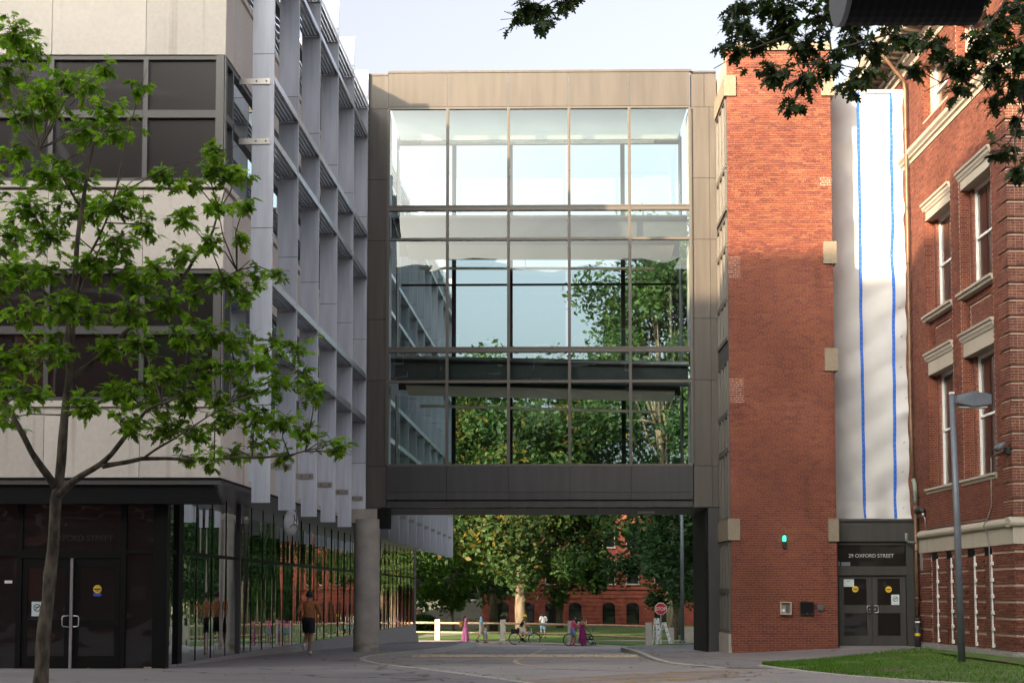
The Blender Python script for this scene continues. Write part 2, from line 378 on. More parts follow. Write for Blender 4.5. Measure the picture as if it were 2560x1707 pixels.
def stripe(pts, w, mat, name):
    b = MB(); vs = []; fs = []
    for i, (x, y) in enumerate(pts):
        p = Vector((x, y)); a = Vector(pts[max(0, i-1)]); c = Vector(pts[min(len(pts)-1, i+1)]); d = (c-a).normalized(); nn = Vector((-d.y, d.x))*w/2
        for q in (p-nn, p+nn): vs.append((q.x, q.y, rz(q.y)+.006))
    for i in range(len(pts)-1): fs.append((2*i, 2*i+2, 2*i+3, 2*i+1))
    return structure(b.add(vs, fs).build(name, mat))
def seg(a, b2, n=6): return [(a[0]+(b2[0]-a[0])*i/n, a[1]+(b2[1]-a[1])*i/n) for i in range(n+1)]
for a, b2 in [((.3, 24.7), (2.3, 24.1)), ((.9, 25.3), (3.2, 24.9)), ((1.5, 25.95), (3.9, 25.6)), ((1.9, 26.6), (4.1, 26.35)), ((2.4, 27.2), (4.3, 27.1)), ((2.9, 27.9), (4.45, 27.9)), ((3.4, 28.6), (4.6, 28.75)), ((.1, 24.9), (3.9, 29.4)), ((1.2, 23.6), (4.9, 27.4)), ((3.9, 29.4), (5.2, 29.3))]:
    stripe(seg(a, b2), .13, 'paintyellow', 'road_marking')
stripe([(1.5, 66), (1.35, 60), (.95, 52), (.64, 46.5), (.36, 42.3)], .12, 'paintpale', 'road_marking')
stripe([(.30, 40.2), (.1, 38), (.08, 36), (.17, 34.2), (.42, 32.6), (.81, 31.2), (1.5, 30.1), (2.4, 29.5)], .12, 'paintpale', 'road_marking')
# planted bed with kerb, right
BK = [(5.64, 32.1), (5.75, 30.6), (5.98, 28.6), (6.3, 26.8), (6.85, 25.0), (7.7, 23.5), (8.9, 22.4), (11, 21.6)]
BACK = [(5.64, 32.1), (6.2, 33.0), (7.2, 34.5), (8.1, 36.0), (8.95, 37.5), (10.2, 39.2), (11.2, 40.4), (11.9, 41.0)]
def bedz(x, y): return max(lerp_tab([(20, .27), (23, .25), (27, .20), (32, .14), (36, .11), (40, .13)], y), gz(x, y)+.03)
vs = []; fs = []; nb = 8
for i in range(8):
    (xa, ya), (xb, yb) = BK[i], BACK[i]
    for j in range(nb+1):
        t = j/nb; x = xa+(xb-xa)*t; y = ya+(yb-ya)*t; vs.append((x, y, bedz(x, y) if 0 < j < nb else bedz(x, y)-.05))
for i in range(7):
    for j in range(nb): a = i*(nb+1)+j; fs.append((a, a+nb+1, a+nb+2, a+1))
bed = MB().add(vs, fs).build('grass_bed', 'bedturf'); structure(bed)
bed2 = structure(MB().add([(10.6, 22, bedz(10.6, 24)-.01), (12.3, 22, bedz(12, 22)), (12.3, 40.9, bedz(12, 40)), (11.4, 39.3, bedz(11.4, 39))], [(0, 1, 2, 3)]).build('grass_bed', 'bedturf'))
for (xa, ya), (xb, yb) in zip(BK, BK[1:]):
    d = Vector((xb-xa, yb-ya)).normalized(); nn = Vector((d.y, -d.x)); p = Vector((xa, ya))+d*.006; q = Vector((xb, yb))-d*.006
    vs = []
    for zt in (-.3, .03):
        for pt in (p-nn*.02, p+nn*.14, q+nn*.14, q-nn*.02): vs.append((pt.x, pt.y, (bedz(pt.x, pt.y)-.02 if zt > 0 else rz(pt.y)-.2)))
    MB().add(vs, [(3, 2, 1, 0), (4, 5, 6, 7), (0, 1, 5, 4), (1, 2, 6, 5), (2, 3, 7, 6), (3, 0, 4, 7)]).build('kerb_stone', 'kerbgranite', bed)
rg = random.Random(3); b = MB()
for k in range(19000):
    t = rg.random()**.8; i = rg.random()*6.99; i0 = int(i); fr_ = i-i0
    xa = BK[i0][0]+(BK[i0+1][0]-BK[i0][0])*fr_; ya = BK[i0][1]+(BK[i0+1][1]-BK[i0][1])*fr_
    xb = BACK[i0][0]+(BACK[i0+1][0]-BACK[i0][0])*fr_; yb = BACK[i0][1]+(BACK[i0+1][1]-BACK[i0][1])*fr_
    x = xa+(xb-xa)*t; y = ya+(yb-ya)*t; z = bedz(x, y)-.02
    if math.sin(x*2.1+1)*math.sin(y*1.3)+.5*math.sin(x*4.4-y*2.9) > .75 and rg.random() < .9: continue
    h = rg.uniform(.03, .09); w = .012; a = rg.uniform(0, 6.28)
    dx, dy = math.cos(a)*w, math.sin(a)*w; lx, ly = rg.uniform(-.05, .05), rg.uniform(-.05, .05); s_ = rg.uniform(.6, 1.3)
    b.add([(x-dx, y-dy, z), (x+dx, y+dy, z), (x+lx, y+ly, z+h)], [(0, 1, 2)], (s_*rg.uniform(.8, 1.3), s_, s_*.8))
M['blade'] = leaf_mat('grass_blade', (.085, .19, .022), .3, .6)
lt = MB()
for k in range(420):
    x, y = rg.uniform(-9, 9), rg.uniform(24, 60)
    if rg.random() < .5: x = (lerp_tab(KL, y) if rg.random() < .6 else lerp_tab(KR, max(31, y)))+rg.gauss(0, .35)
    z = (lz(y) if x < lerp_tab(KL, y) else (gz(x, y) if y > 30.8 and x > lerp_tab(KR, y) else rz(y)))+.012
    if 5.4 < x < 12.5 and y < 42: continue
    a = rg.uniform(0, 6.28); l = rg.uniform(.03, .08); c, s_ = math.cos(a)*l, math.sin(a)*l
    lt.add([(x-c, y-s_, z), (x+s_*.45, y-c*.45, z+.01), (x+c, y+s_, z+.004), (x-s_*.45, y+c*.45, z+.012)], [(0, 1, 2, 3)], (rg.uniform(1.2, 3.2), rg.uniform(.8, 1.3), rg.uniform(.8, 1.6)))
tag(lt.build('fallen_leaves', 'blade', None, colr=True), 'scattered fallen leaves on the drive and pavements', 'leaves', kind='stuff')
tag(b.build('grass', 'blade', None, colr=True), 'short green grass on the kerbed bed by the lamp post', 'grass', kind='stuff')
# ---------------------------------------------------------------- laboratory building, left
PC = (-6.02, 29.25); DL = Vector((178/3556, 1, 0)).normalized()
FL = Fr(PC, (DL.x, DL.y), (DL.y, -DL.x)); FA = Fr(PC, (-1, 0), (0, -1))
lab = thing('laboratory_building', 'pale stone and metal laboratory block with aluminium fins and dark glazed ground floor', 'building', (PC[0]-5, 34, 0))
# solid core behind the cladding
core = MB()
core.box(.3, 16, -17, -.30, 4.02, 17.75, FL); core.box(16, 44.5, -8, -.30, 4.02, 17.75, FL)
core.build('core_wall', 'darkpanel', lab)
core = MB(); core.box(.9, 45.2, -7.8, -1.45, -1.3, 4.0, FL); core.build('ground_floor_core', 'black', lab)
core = MB(); core.box(1.2, 12, -2.0, -1.6, -1.0, 4.0, FA); core.build('lobby_back_wall', 'black', lab)
MB().box(.5, 44, -6, -1.5, 17.7, 19.15, FL).build('roof_screen', 'darkpanel', lab)
BANDS = [(4.09, 5.55), (8.45, 10.12), (13.0, 14.72), (17.55, 17.9)]
WINS = [(5.69, 8.45), (10.30, 13.0), (14.86, 17.55)]
FX = [0, 1.68, 3.66, 5.64, 7.62, 9.60, 11.6]
g = .006
def clad(fr, edges, sign=1):
    for a, b_ in zip(edges, edges[1:]):
        for z0, z1 in BANDS:
            box('stone_panel', 'limestone', lab, a+g, b_-g, -.28, 0, z0+g, z1-g, fr)
        for w0, w1 in WINS:
            box('sill', 'limestone', lab, a+g/2, b_-g/2, -.28, .045, w0-.13, w0-.006, fr)
            win = MB()
            zm0, zm1 = w0+(w1-w0)*.505, w0+(w1-w0)*.565
            win.box(a, a+.05, -.2, -.03, w0, w1, fr); win.box(b_-.05, b_, -.2, -.03, w0, w1, fr)
            win.box(a+.05, b_-.05, -.2, -.03, w1-.09, w1, fr); win.box(a+.05, b_-.05, -.2, -.03, w0, w0+.08, fr)
            win.box(a+.05, b_-.05, -.2, -.018, zm0, zm1, fr)
            fo = win.build('window_frame', 'frame', lab)
            tl = rgl.uniform(-.004, .004)
            box('pane', 'winglass' if fr is FA else 'sideglass', fo, a+.05, b_-.05, -.12+tl, -.10+tl, w0+.08, zm0, fr)
            tl = rgl.uniform(-.004, .004)
            box('pane', 'winglass' if fr is FA else 'sideglass', fo, a+.05, b_-.05, -.12+tl, -.10+tl, zm1, w1-.09, fr)
rgl = random.Random(5)
clad(FA, FX)
SX = [0, .8] + [.8+2.69*k for k in range(1, 17)] + [44.6]
clad(FL, SX)
box('corner_trim', 'limestone', lab, .0, .004, .0, .004, 4.09, 17.9, FL)
# venetian blind slats low in one window
bl = MB()
for i in range(26): bl.box(3.75, 5.55, -.30, -.27, 5.8+i*.05, 5.83+i*.05, FA)
bl.build('blind', 'frame', lab)
# fins
FU = [1.34+2.693*k for k in range(17)]
SEAMS = [4.10, 5.77, 9.65, 13.52, 17.35, 18.22]
def fin_mesh():
    out = []
    for z0, z1 in zip(SEAMS, SEAMS[1:]):
        b = MB()
        f0 = lambda u, v, z: FL(u, v, z) if False else (FL.u*u+FL.v*v).to_3d().to_tuple()[:2]+(z,)
        b.box(-.03, .03, .265, .74, z0+.008, z1-.008, f0)
        if z0 == SEAMS[0]: b.box(-.03, .03, .345, .74, 3.66, z0+.008, f0)
        me = b.mesh('panel'); me.materials.append(M['fin']); out.append(me)
    c = MB(); f0 = lambda u, v, z: (FL.u*u+FL.v*v).to_3d().to_tuple()[:2]+(z,)
    c.box(-.02, .02, .28, .73, 4.12, 18.15, f0); cm = c.mesh('fin'); cm.materials.append(M['frame'])
    return cm, out
fcore, fpan = fin_mesh()
LEV = [7.035, 8.38, 11.565, 12.9, 16.06, 17.0]
f0 = lambda u, v, z: (FL.u*u+FL.v*v).to_3d().to_tuple()[:2]+(z,)
# louver bank between two fins: front plate + blades
L_ = 2.693-.07
bp_ = MB(); bp_.add([f0(.0, .735, .02), f0(L_, .735, .02), f0(L_, .75, .0), f0(.0, .75, .0), f0(.0, .70, .20), f0(L_, .70, .20), f0(L_, .715, .20), f0(.0, .715, .20)],
    [(3, 2, 1, 0), (4, 5, 6, 7), (0, 1, 5, 4), (1, 2, 6, 5), (2, 3, 7, 6), (3, 0, 4, 7)])
bp_.box(0, .035, .27, .735, -.03, .01, f0); bp_.box(L_-.035, L_, .27, .735, -.03, .01, f0)
plate = bp_.mesh('louver'); plate.materials.append(M['louver'])
blades = []
for i in range(5):
    v = .31+i*.088; b = MB()
    b.tube([f0(.0, v, .045), f0(L_, v, .045)], .034, 8); me = b.mesh('blade', True); me.materials.append(M['louver']); blades.append(me)
jb = MB()
for i in range(5):
    v = .31+i*.088; jb.tube([f0(.0, v, .045), f0(L_, v, .045)], .034, 5, False)
jb = jb.mesh('blades', True); jb.materials.append(M['louver'])
brk = MB(); brk.box(-.055, -.033, -.02, .66, -.065, .065, f0); brkm = brk.mesh('bracket'); brkm.materials.append(M['steel'])
blt = MB(); o_ = Vector(f0(-.066, 0, 0)); blt.lathe([(.0, -.012), (.02, -.012), (.02, .012), (0, .012)], (0, 0, 0), 8, 'y'); bltm = blt.mesh('bolt', True); bltm.materials.append(M['frame'])
for k, u in enumerate(FU):
    base = FL(u, 0, 0)
    fo = link('fin', fcore, lab, base)
    for me in fpan: link('panel', me, fo, base)
    for zl in ([4.68] + (LEV if k == 0 else [])):
        if zl > 13.5: continue
        bo = link('bracket', brkm, lab, (base[0], base[1], zl))
        for vv in (.36, .58):
            q = FL(u-.055, vv, zl); link('bolt', bltm, bo, q)
    if k < 16:
        for zl in LEV:
            q = FL(u+.035, 0, zl); lo = link('louver', plate, lab, q)
            if k < 6:
                for me in blades: link('blade', me, lo, q)
            else: stuff(link('blades', jb, lo, q))
# soffit, fascia, drip
MB().box(0, 44.6, -.28, .012, 4.045, 4.085, FL).build('drip_edge', 'black', lab)
MB().box(.005, 12, -.28, .012, 4.045, 4.085, FA).build('drip_edge', 'black', lab)
sf = MB(); sf.add([FL(0, .0, 4.04), FL(44.6, 0, 4.04), FL(44.6, -.10, 3.985), FL(0, -.10, 3.985)], [(0, 1, 2, 3)])
sf.add([FL(.1, -.10, 3.985), FL(44.6, -.10, 3.985), FL(44.6, -1.5, 4.01), FL(5.9, -1.5, 4.01)], [(0, 1, 2, 3)])
sf.build('soffit', surf('soffit_metal', (.25, .25, .26), .35, .12, 1.2, metal=.4), lab)
MB().box(0.01, 12, -.25, -.002, 3.95, 4.045, FA).build('fascia', 'frame', lab)
# dark bulkhead over the entrance, raked at its street end
bk = MB()
pf = lambda a, b_, d: (a, 29.25+d, b_)
bk.prism([(-18, 3.56), (-5.98, 3.56), (-6.10, 3.80), (-6.22, 3.95), (-18, 3.95)], .06, .34, pf)
bk.build('entrance_bulkhead', 'black', lab)
# storefront glazing
UG0 = .284; VG = -1.326
pitch = 1.345; us = [UG0+.06+.12+pitch*k for k in range(34)]
us = [u for u in us if u < 45.3]+[45.45]
zt0, zt1 = 2.565, 2.645
for a, b_ in zip(us, us[1:]):
    for z0, z1 in ((.197, zt0), (zt1, 4.0)):
        t1, t2 = rgl.uniform(-.006, .006), rgl.uniform(-.006, .006)
        m_ = MB(); vs = []
        for dv in (-.012, .0):
            for u, z, t in ((a+.02, z0, t1), (b_-.02, z0, t2), (b_-.02, z1, t2), (a+.02, z1, t1)): vs.append(FL(u, VG-.02+dv+t, z))
        m_.add(vs, [(3, 2, 1, 0), (4, 5, 6, 7), (0, 1, 5, 4), (1, 2, 6, 5), (2, 3, 7, 6), (3, 0, 4, 7)]).build('glass_pane', 'streetglass', lab)
    box('mullion', 'darkframe', lab, a-.018, a+.018, VG-.08, VG-.004, .197, 4.0, FL)
box('transom_bar', 'darkframe', lab, us[0], 45.4, VG-.07, VG-.002, zt0, zt1, FL)
box('mullion', 'frame', lab, us[5]-.10, us[5]-.03, VG-.05, VG+.04, .197, 4.0, FL)
box('mullion', 'alu', lab, 45.40, 45.46, VG-.1, VG+.04, .0, 4.0, FL)
u = UG0
while u < 45.4:
    u2 = min(u+random.uniform(2.2, 2.9), 45.5)
    box('plinth_stone', 'granite', lab, u+.004, u2-.004, VG-.3, VG+.045, -1.3, .192, FL); u = u2
box('plinth_stone', 'granite', lab, 45.5, 46.8, VG-.5, VG+.02, -1.3, -.35, FL)
# far end wall of the upper storeys
box('end_panel', 'fin', lab, 44.6, 44.7, -8, .2, 4.0, 17.9, FL)
# entrance: posts, glazing, doors  (plane y = 29.6)
FD = Fr((0, 29.6), (1, 0), (0, -1))
def dbox(n, m, p, x0, x1, z0, z1, v0=-.06, v1=.0): return box(n, m, p, x0, x1, v0, v1, z0, z1, FD)
dbox('corner_post', 'darkframe', lab, -7.46, -7.17, .1, 4.0, -.25, .02)
dbox('post', 'darkframe', lab, -8.14, -8.03, .1, 4.0, -.16, .01)
dbox('post', 'darkframe', lab, -10.30, -10.19, .1, 4.0, -.16, .01)
dbox('post', 'darkframe', lab, -12.3, -12.2, .1, 4.0, -.16, .01)
dbox('header_bar', 'darkframe', lab, -10.19, -8.14, 2.44, 2.62, -.12, .006)
dbox('header_bar', 'darkframe', lab, -8.03, -7.46, 2.54, 2.62, -.10, .0)
dbox('header_bar', 'darkframe', lab, -12.2, -10.30, 2.50, 2.62, -.10, .0)
for x0, x1, z0, z1 in ((-8.03, -7.46, .16, 2.54), (-8.03, -7.46, 2.62, 3.7), (-10.19, -8.14, 2.62, 3.7), (-12.2, -10.30, .16, 2.50), (-12.2, -10.30, 2.62, 3.7)):
    dbox('glass_pane', 'doorglass', lab, x0, x1, z0, z1, -.06, -.045)
dbox('kerb', 'precast', lab, -8.10, -7.2, .02, .165, -.14, .03)
dbox('threshold', 'alu', lab, -10.16, -8.16, .10, .150, -.1, .045)
dbox('centre_post', 'alu', lab, -9.175, -9.115, .15, 2.44, -.08, .035)
def lab_door(x0, x1, hx):
    d = MB()
    for q in ((x0, x0+.11, .16, 2.43), (x1-.11, x1, .16, 2.43), (x0+.11, x1-.11, 2.26, 2.43), (x0+.11, x1-.11, .16, .42), (x0+.11, x1-.11, 1.02, 1.16)):
        d.box(q[0], q[1], -.055, -.01, q[2], q[3], FD)
    do = d.build('door', 'darkframe', lab)
    for z0, z1 in ((.42, 1.02), (1.16, 2.26)): dbox('pane', 'doorglass', do, x0+.11, x1-.11, z0, z1, -.04, -.028)
    t = MB(); s_ = 1 if hx > (x0+x1)/2 else -1
    t.tube([FD(hx, -.01, 1.02), FD(hx, .05, 1.02), FD(hx-s_*.10, .055, 1.03), FD(hx-s_*.115, .055, 1.06), FD(hx-s_*.115, .055, 1.20), FD(hx-s_*.10, .055, 1.24), FD(hx, .05, 1.25), FD(hx, -.01, 1.25)], .012, 6)
    t.build('handle', 'alu', do, True)
    return do
dl_ = lab_door(-10.18, -9.18, -9.20); dr_ = lab_door(-9.11, -8.15, -9.09)
def no_smoking(parent, x0, x1, z0, z1, fr, v):
    p = box('notice', 'paper', parent, x0, x1, v, v+.004, z0, z1, fr)
    cx, cz, r = (x0+x1)/2, z0+(z1-z0)*.58, (x1-x0)*.30
    t = MB(); t.tube([fr(cx+r*math.cos(a), v+.006, cz+r*math.sin(a)) for a in [i*math.pi/10 for i in range(21)]], r*.11, 5, False)
    t.tube([fr(cx-r*.7, v+.006, cz-r*.7), fr(cx+r*.7, v+.006, cz+r*.7)], r*.11, 5); t.tube([fr(cx-r*.6, v+.006, cz+r*.15), fr(cx+r*.6, v+.006, cz+r*.15)], r*.13, 5)
    t.build('symbol', 'ink', p)
    return p
def sticker(parent, cx, cz, r, fr, v, mat='yellow'):
    t = MB(); n = 20; vs = [fr(cx+r*math.cos(2*math.pi*i/n), v, cz+r*math.sin(2*math.pi*i/n)) for i in range(n)] + [fr(cx+r*math.cos(2*math.pi*i/n), v+.003, cz+r*math.sin(2*math.pi*i/n)) for i in range(n)]
    t.add(vs, [tuple(range(n)), tuple(range(n, 2*n))]+[(i, (i+1) % n, n+(i+1) % n, n+i) for i in range(n)])
    o = t.build('sticker', mat, parent)
    box('print', 'ink', o, cx-r*.75, cx+r*.75, v+.003, v+.006, cz-r*.16, cz+r*.18, fr)
    box('print', 'ink', o, cx-r*.35, cx+r*.35, v+.003, v+.006, cz-r*.5, cz-r*.34, fr)
    return o
no_smoking(dl_, -9.98, -9.75, 1.24, 1.54, FD, -.026)
sticker(dr_, -8.62, 1.80, .088, FD, -.026)
dbox('sticker', 'blue', dr_, -8.70, -8.54, 1.655, 1.715, -.027, -.022)
dbox('notice', 'white', lab, -10.56, -10.40, 1.92, 1.98, -.044, -.04)
def lettering(txt, size, loc, rot, mat, parent, ext=.002, align='LEFT', sx=1., sp=1.):
    cu = bpy.data.curves.new('lettering', 'FONT'); cu.body = txt; cu.size = size; cu.extrude = ext; cu.align_x = align; cu.space_character = sp
    tmp = bpy.data.objects.new('tmp', cu); col.objects.link(tmp)
    bpy.context.view_layer.update()
    me = bpy.data.meshes.new_from_object(tmp.evaluated_get(bpy.context.evaluated_depsgraph_get())); bpy.data.objects.remove(tmp)
    me.name = 'lettering'; me.materials.clear(); me.materials.append(M[mat])
    for v in me.vertices: v.co.x *= sx
    return link('lettering', me, parent, loc, rot)
M['dimletter'] = flat('dim_lettering', (.028, .025, .023), .5)
lettering('OXFORD STREET', .17, (-9.62, 29.6-.0, 2.80), (R(90), 0, 0), 'dimletter', lab, .002)
for i in range(6): dbox('print', 'dimletter', lab, -7.95+.02*(i % 2), -7.62, 1.60+.045*i, 1.612+.045*i, -.0435, -.041)
# flat brown lobby lamp colour, unused; no lamp is built in the lobby
M['lobbyglow'] = flat('lobby_lamp', (.2, .1, .03), .5)
# concrete column under the bridge
colm = thing('concrete_column', 'round weathered concrete column holding up the left end of the bridge', 'column', (-4.48, 43.9, 0))
cb = MB(); cb.lathe([(.40, -.3), (.40, 4.02)], (-4.48, 43.9, 0), 28)
def col_mat():
    m, nt, b = newmat('column_concrete')
    o, _ = noise_col(nt, 2.2, (.36, .33, .29), (.47, .43, .38), 5)
    st, _ = noise_col(nt, 2.5, (1, 1, 1), (.62, .56, .46), 5, stretch=(1, 1, 2.5), lo=.42, hi=.62)
    tc = nt.nodes.new('ShaderNodeTexCoord'); sx = nt.nodes.new('ShaderNodeSeparateXYZ'); nt.links.new(tc.outputs['Object'], sx.inputs[0])
    mr = nt.nodes.new('ShaderNodeMapRange'); mr.inputs['From Min'].default_value = .0; mr.inputs['From Max'].default_value = .65; mr.inputs['To Min'].default_value = .9; mr.inputs['To Max'].default_value = 0
    nt.links.new(sx.outputs['Z'], mr.inputs[0])
    nt.links.new(mix(nt, o, mix(nt, o, st, 1., 'MULTIPLY'), mr.outputs[0]), b.inputs['Base Color']); b.inputs['Roughness'].default_value = .85
    bump(nt, b, 40, .15, .004)
    return m
co = cb.build('shaft', col_mat(), colm); smooth_by_angle(co)
FBr = Fr((0, 44.), (1, -.018), (-.018, -1))
box('capital', 'concrete', colm, -4.95, -4.15, -.45, .40, 3.90, 4.33, FBr)
box('bearing', 'black', colm, -4.15, -3.80, -.55, .25, 3.75, 4.36, FBr)
# round traffic mirror seen from behind, hung from the soffit
mir = thing('traffic_mirror', 'round grey convex traffic mirror hung under the fins, seen from behind', 'mirror', (-5.3, 38.0, 3.1))
mc = Vector((-5.19, 33.6, 3.38))
ax = Vector((.93, -.36, -.05)).normalized(); qx = Vector((0, 0, 1)).rotation_difference(ax)
b = MB(); b.lathe([(0.0, .05), (.18, .035), (.30, -.02), (.312, -.05), (.312, -.065), (.26, -.02), (.0, .01)], (0, 0, 0), 28)
for i, v in enumerate(b.v): b.v[i] = tuple(mc + qx @ Vector(v))
dsk = b.build('mirror_dish', surf('mirror_back', (.42, .43, .45), .5, .08, 6), mir); smooth_by_angle(dsk, 50)
b = MB(); b.lathe([(0, .10), (.04, .09), (.05, .045)], (0, 0, 0), 10)
for i, v in enumerate(b.v): b.v[i] = tuple(mc + qx @ Vector(v))
b.build('hub', 'alu', mir, True)
b = MB(); b.tube([mc+ax*.09, mc+ax*.12+Vector((0, 0, .12)), (mc.x+.02, mc.y, 4.0)], .014, 8); b.build('arm', 'greypole', mir, True)
b = MB()
for a in (40, 160, 280): b.tube([mc+ax*.08, mc+ax*.03+qx @ Vector((.2*math.cos(R(a)), .2*math.sin(R(a)), 0))], .010, 6)
b.build('brace', 'greypole', mir, True)
# ---------------------------------------------------------------- glazed bridge
br = thing('glazed_bridge', 'three storey glazed footbridge with bronze panels spanning the drive', 'bridge', (.8, 44, 0))
B = FBr
UE = [-3.90, -2.03, -.11, 1.795, 3.69, 5.60]
D = 3.6
def bb(n, m, u0, u1, v0, v1, z0, z1, p=br): return box(n, m, p, u0, u1, v0, v1, z0, z1, B)
bb('roof_cap', 'bronze', UE[0]-.02, UE[-1]+.05, -.10, .05, 18.14, 18.21); bb('roof_cap', 'bronze', UE[0]-.02, UE[-1]+.05, -D, -D+.15, 17.0, 18.2)
for i in range(6):
    a = UE[0]+i*1.59; bb('roof_beam', 'darkframe', a-.04, a+.04, -D+.1, -.45, 17.9, 18.08)
MB().add([B(UE[0], -D+.1, 18.09), B(UE[-1], -D+.1, 18.09), B(UE[-1], -.06, 18.09), B(UE[0], -.06, 18.09)], [(0, 1, 2, 3)]).build('added_skylight_glass', 'bridgeglass', br)  # glazed roof opening added to brighten the top floor ceiling
for a, b_ in zip(UE, UE[1:]): bb('fascia_panel', 'bronze', a+.006, b_-.006, -.05, .03, 17.05, 18.13)
bb('side_cap', 'bronze', -4.55, UE[0]-.03, -.5, -.03, 18.09, 18.15); bb('side_cap', 'bronze', UE[-1]+.06, 6.43, -.5, -.03, 18.12, 18.18)
JZ = [4.40, 5.68, 8.37, 10.3, 12.8, 14.75, 17.02, 18.10]
for z0, z1 in zip(JZ, JZ[1:]):
    bb('side_panel', 'bronze', -4.54, UE[0]-.012, -.30, -.05, z0+.006, z1-.006)
    bb('side_panel', 'bronze', UE[-1]+.04, 6.20 if z0 < 16.9 else 6.05, -.30, -.05, z0+.006, z1-.006)
    bb('side_panel', 'bronze', 6.06 if z0 > 16.9 else 6.21, 6.435, -.30, -.05, z0+.006, z1-.006)
# leg on the tower side
bb('leg_panel', 'darkpanel', 6.07, 6.43, -D, -.06, -.12, 4.39)
bb('leg_panel', 'black', 5.99, 6.066, -D-.1, -.25, -.12, 4.36)
for a, b_ in zip(UE, UE[1:]):
    bb('skirt_panel', 'darkpanel', a+.005, b_-.005, -.06, .045, 4.87, 5.67)
    bb('skirt_panel', 'darkpanel', a+.005, b_-.005, -.06, .045, 4.635, 4.862)
    bb('skirt_panel', 'darkpanel', a+.005, b_-.005, -.12, -.02, 4.41, 4.60)
bb('skirt_gap', 'black', UE[0], UE[-1], -.14, -.065, 4.42, 5.66)
for i in range(9):
    a = -4.1+i*1.13; bb('soffit_panel', 'bronze', a+.008, a+1.122, -D, -.13, 4.37, 4.405)
bb('soffit_lamp', 'whitepaint', 4.0, 4.52, -1.6, -1.2, 4.31, 4.368)
# horizontal rails and mullions, panes: front and back
RZ = [(5.68, 5.745), (8.285, 8.37), (9.235, 9.415), (12.785, 12.865), (13.72, 13.905), (16.985, 17.045)]
PZ = [(5.745, 8.285), (8.37, 9.235), (9.415, 12.785), (12.865, 13.72), (13.905, 16.985)]
rgb_ = random.Random(11)
for side in (0, 1):
    vo = 0. if side == 0 else -D+.05
    fm = 'bronzeframe' if side == 0 else 'darkframe'
    for i, (z0, z1) in enumerate(RZ):
        wide = z1-z0 > .15
        if side == 1 and i in (1, 3): continue
        bb('rail', fm, UE[0], UE[-1], vo-.10, vo+.012, z0, z1)
        if wide and side == 0: bb('rail', fm, UE[0], UE[-1], vo+.012, vo+.028, z0+.02, z0+.05); bb('rail', fm, UE[0], UE[-1], vo+.012, vo+.028, z1-.05, z1-.02)
    for j, u in enumerate(UE):
        if side == 1 and j in (0, 5): continue
        if side == 1 and j == 3: continue
        w = .045 if side == 0 else .07
        bb('mullion', fm, u-w, u+w, vo-.14, vo+.02, 5.745, 16.985)
        if side == 0: bb('mullion', fm, u-.012, u+.012, vo+.02, vo+.034, 5.745, 16.985)
    for a, b_ in zip(UE, UE[1:]):
        if side == 0:
            for z0, z1 in PZ:
                t = [rgb_.uniform(-.007, .007) for _ in range(4)]
                vs = []
                for dv in (-.008, 0):
                    for (u, z, q) in ((a+.045, z0, 0), (b_-.045, z0, 1), (b_-.045, z1, 2), (a+.045, z1, 3)): vs.append(B(u, -.05+dv+t[q], z))
                MB().add(vs, [(4, 5, 6, 7)]).build('pane', 'bridgeglass', br)
        else:
            for z0, z1 in ((5.745, 9.235), (9.415, 13.72), (13.905, 16.985)):
                MB().add([B(a+.05, vo-.05, z0), B(b_-.05, vo-.05, z0), B(b_-.05, vo-.05, z1), B(a+.05, vo-.05, z1)], [(0, 1, 2, 3)]).build('pane', 'bridgeglass', br)
# inside: floors, beams, ceiling panels, handrail lamps, jambs
bb('floor_slab', 'whitepaint', UE[0], UE[-1], -D+.1, -.15, 5.40, 5.66)
def ramp(n, m, zl, zr, h, v0, v1, u0=UE[0]+.06, u1=UE[-1]-.06):
    MB().add([B(u0, v0, zl), B(u1, v0, zr), B(u1, v1, zr), B(u0, v1, zl), B(u0, v0, zl+h), B(u1, v0, zr+h), B(u1, v1, zr+h), B(u0, v1, zl+h)],
             [(3, 2, 1, 0), (4, 5, 6, 7), (0, 1, 5, 4), (1, 2, 6, 5), (2, 3, 7, 6), (3, 0, 4, 7)]).build(n, m, br)
for zl, zr in ((8.52, 8.30), (13.02, 12.98)):
    ramp('floor_beam', 'steelbeam', zl, zr, .56, -.62, -.56); ramp('beam_flange', 'steelbeam', zl+.56, zr+.56, .05, -.75, -.43); ramp('beam_flange', 'steelbeam', zl-.05, zr-.05, .05, -.75, -.43)
    ramp('floor_beam', 'steelbeam', zl, zr, .56, -D+.5, -D+.56)
    ramp('floor_slab', 'whitepaint', zl+.62, zr+.62, .10, -D+.12, -.5)
    # curved ceiling panel
    b = MB(); vs = []; fs = []; n = 10
    for i in range(n+1):
        t = i/n; v = -.85-t*(D-1.7); z = -.18-.17*math.sin(math.pi*t)
        vs += [B(UE[0]+.5, v, zl+z), B(UE[-1]-.45, v, zr+z), B(UE[0]+.5, v, zl+z+.03), B(UE[-1]-.45, v, zr+z+.03)]
    for i in range(n):
        a = i*4; fs += [(a, a+1, a+5, a+4), (a+2, a+6, a+7, a+3)]
    b.add(vs, fs).build('ceiling_panel', 'cream', br, True)
    for zz in (zl-.72,):
        t = MB(); t.tube([B(UE[0]+.9, -1.7, zz), B(UE[-1]-1.0, -1.7, zz+(zr-zl))], .045, 8); t.build('pendant_lamp', 'cream', br, True)
        t = MB()
        for u in (UE[0]+1., UE[0]+4.3, UE[-1]-1.1): t.tube([B(u, -1.7, zz), B(u, -1.7, zl-.2)], .008, 4)
        t.build('hanger', 'alu', br)
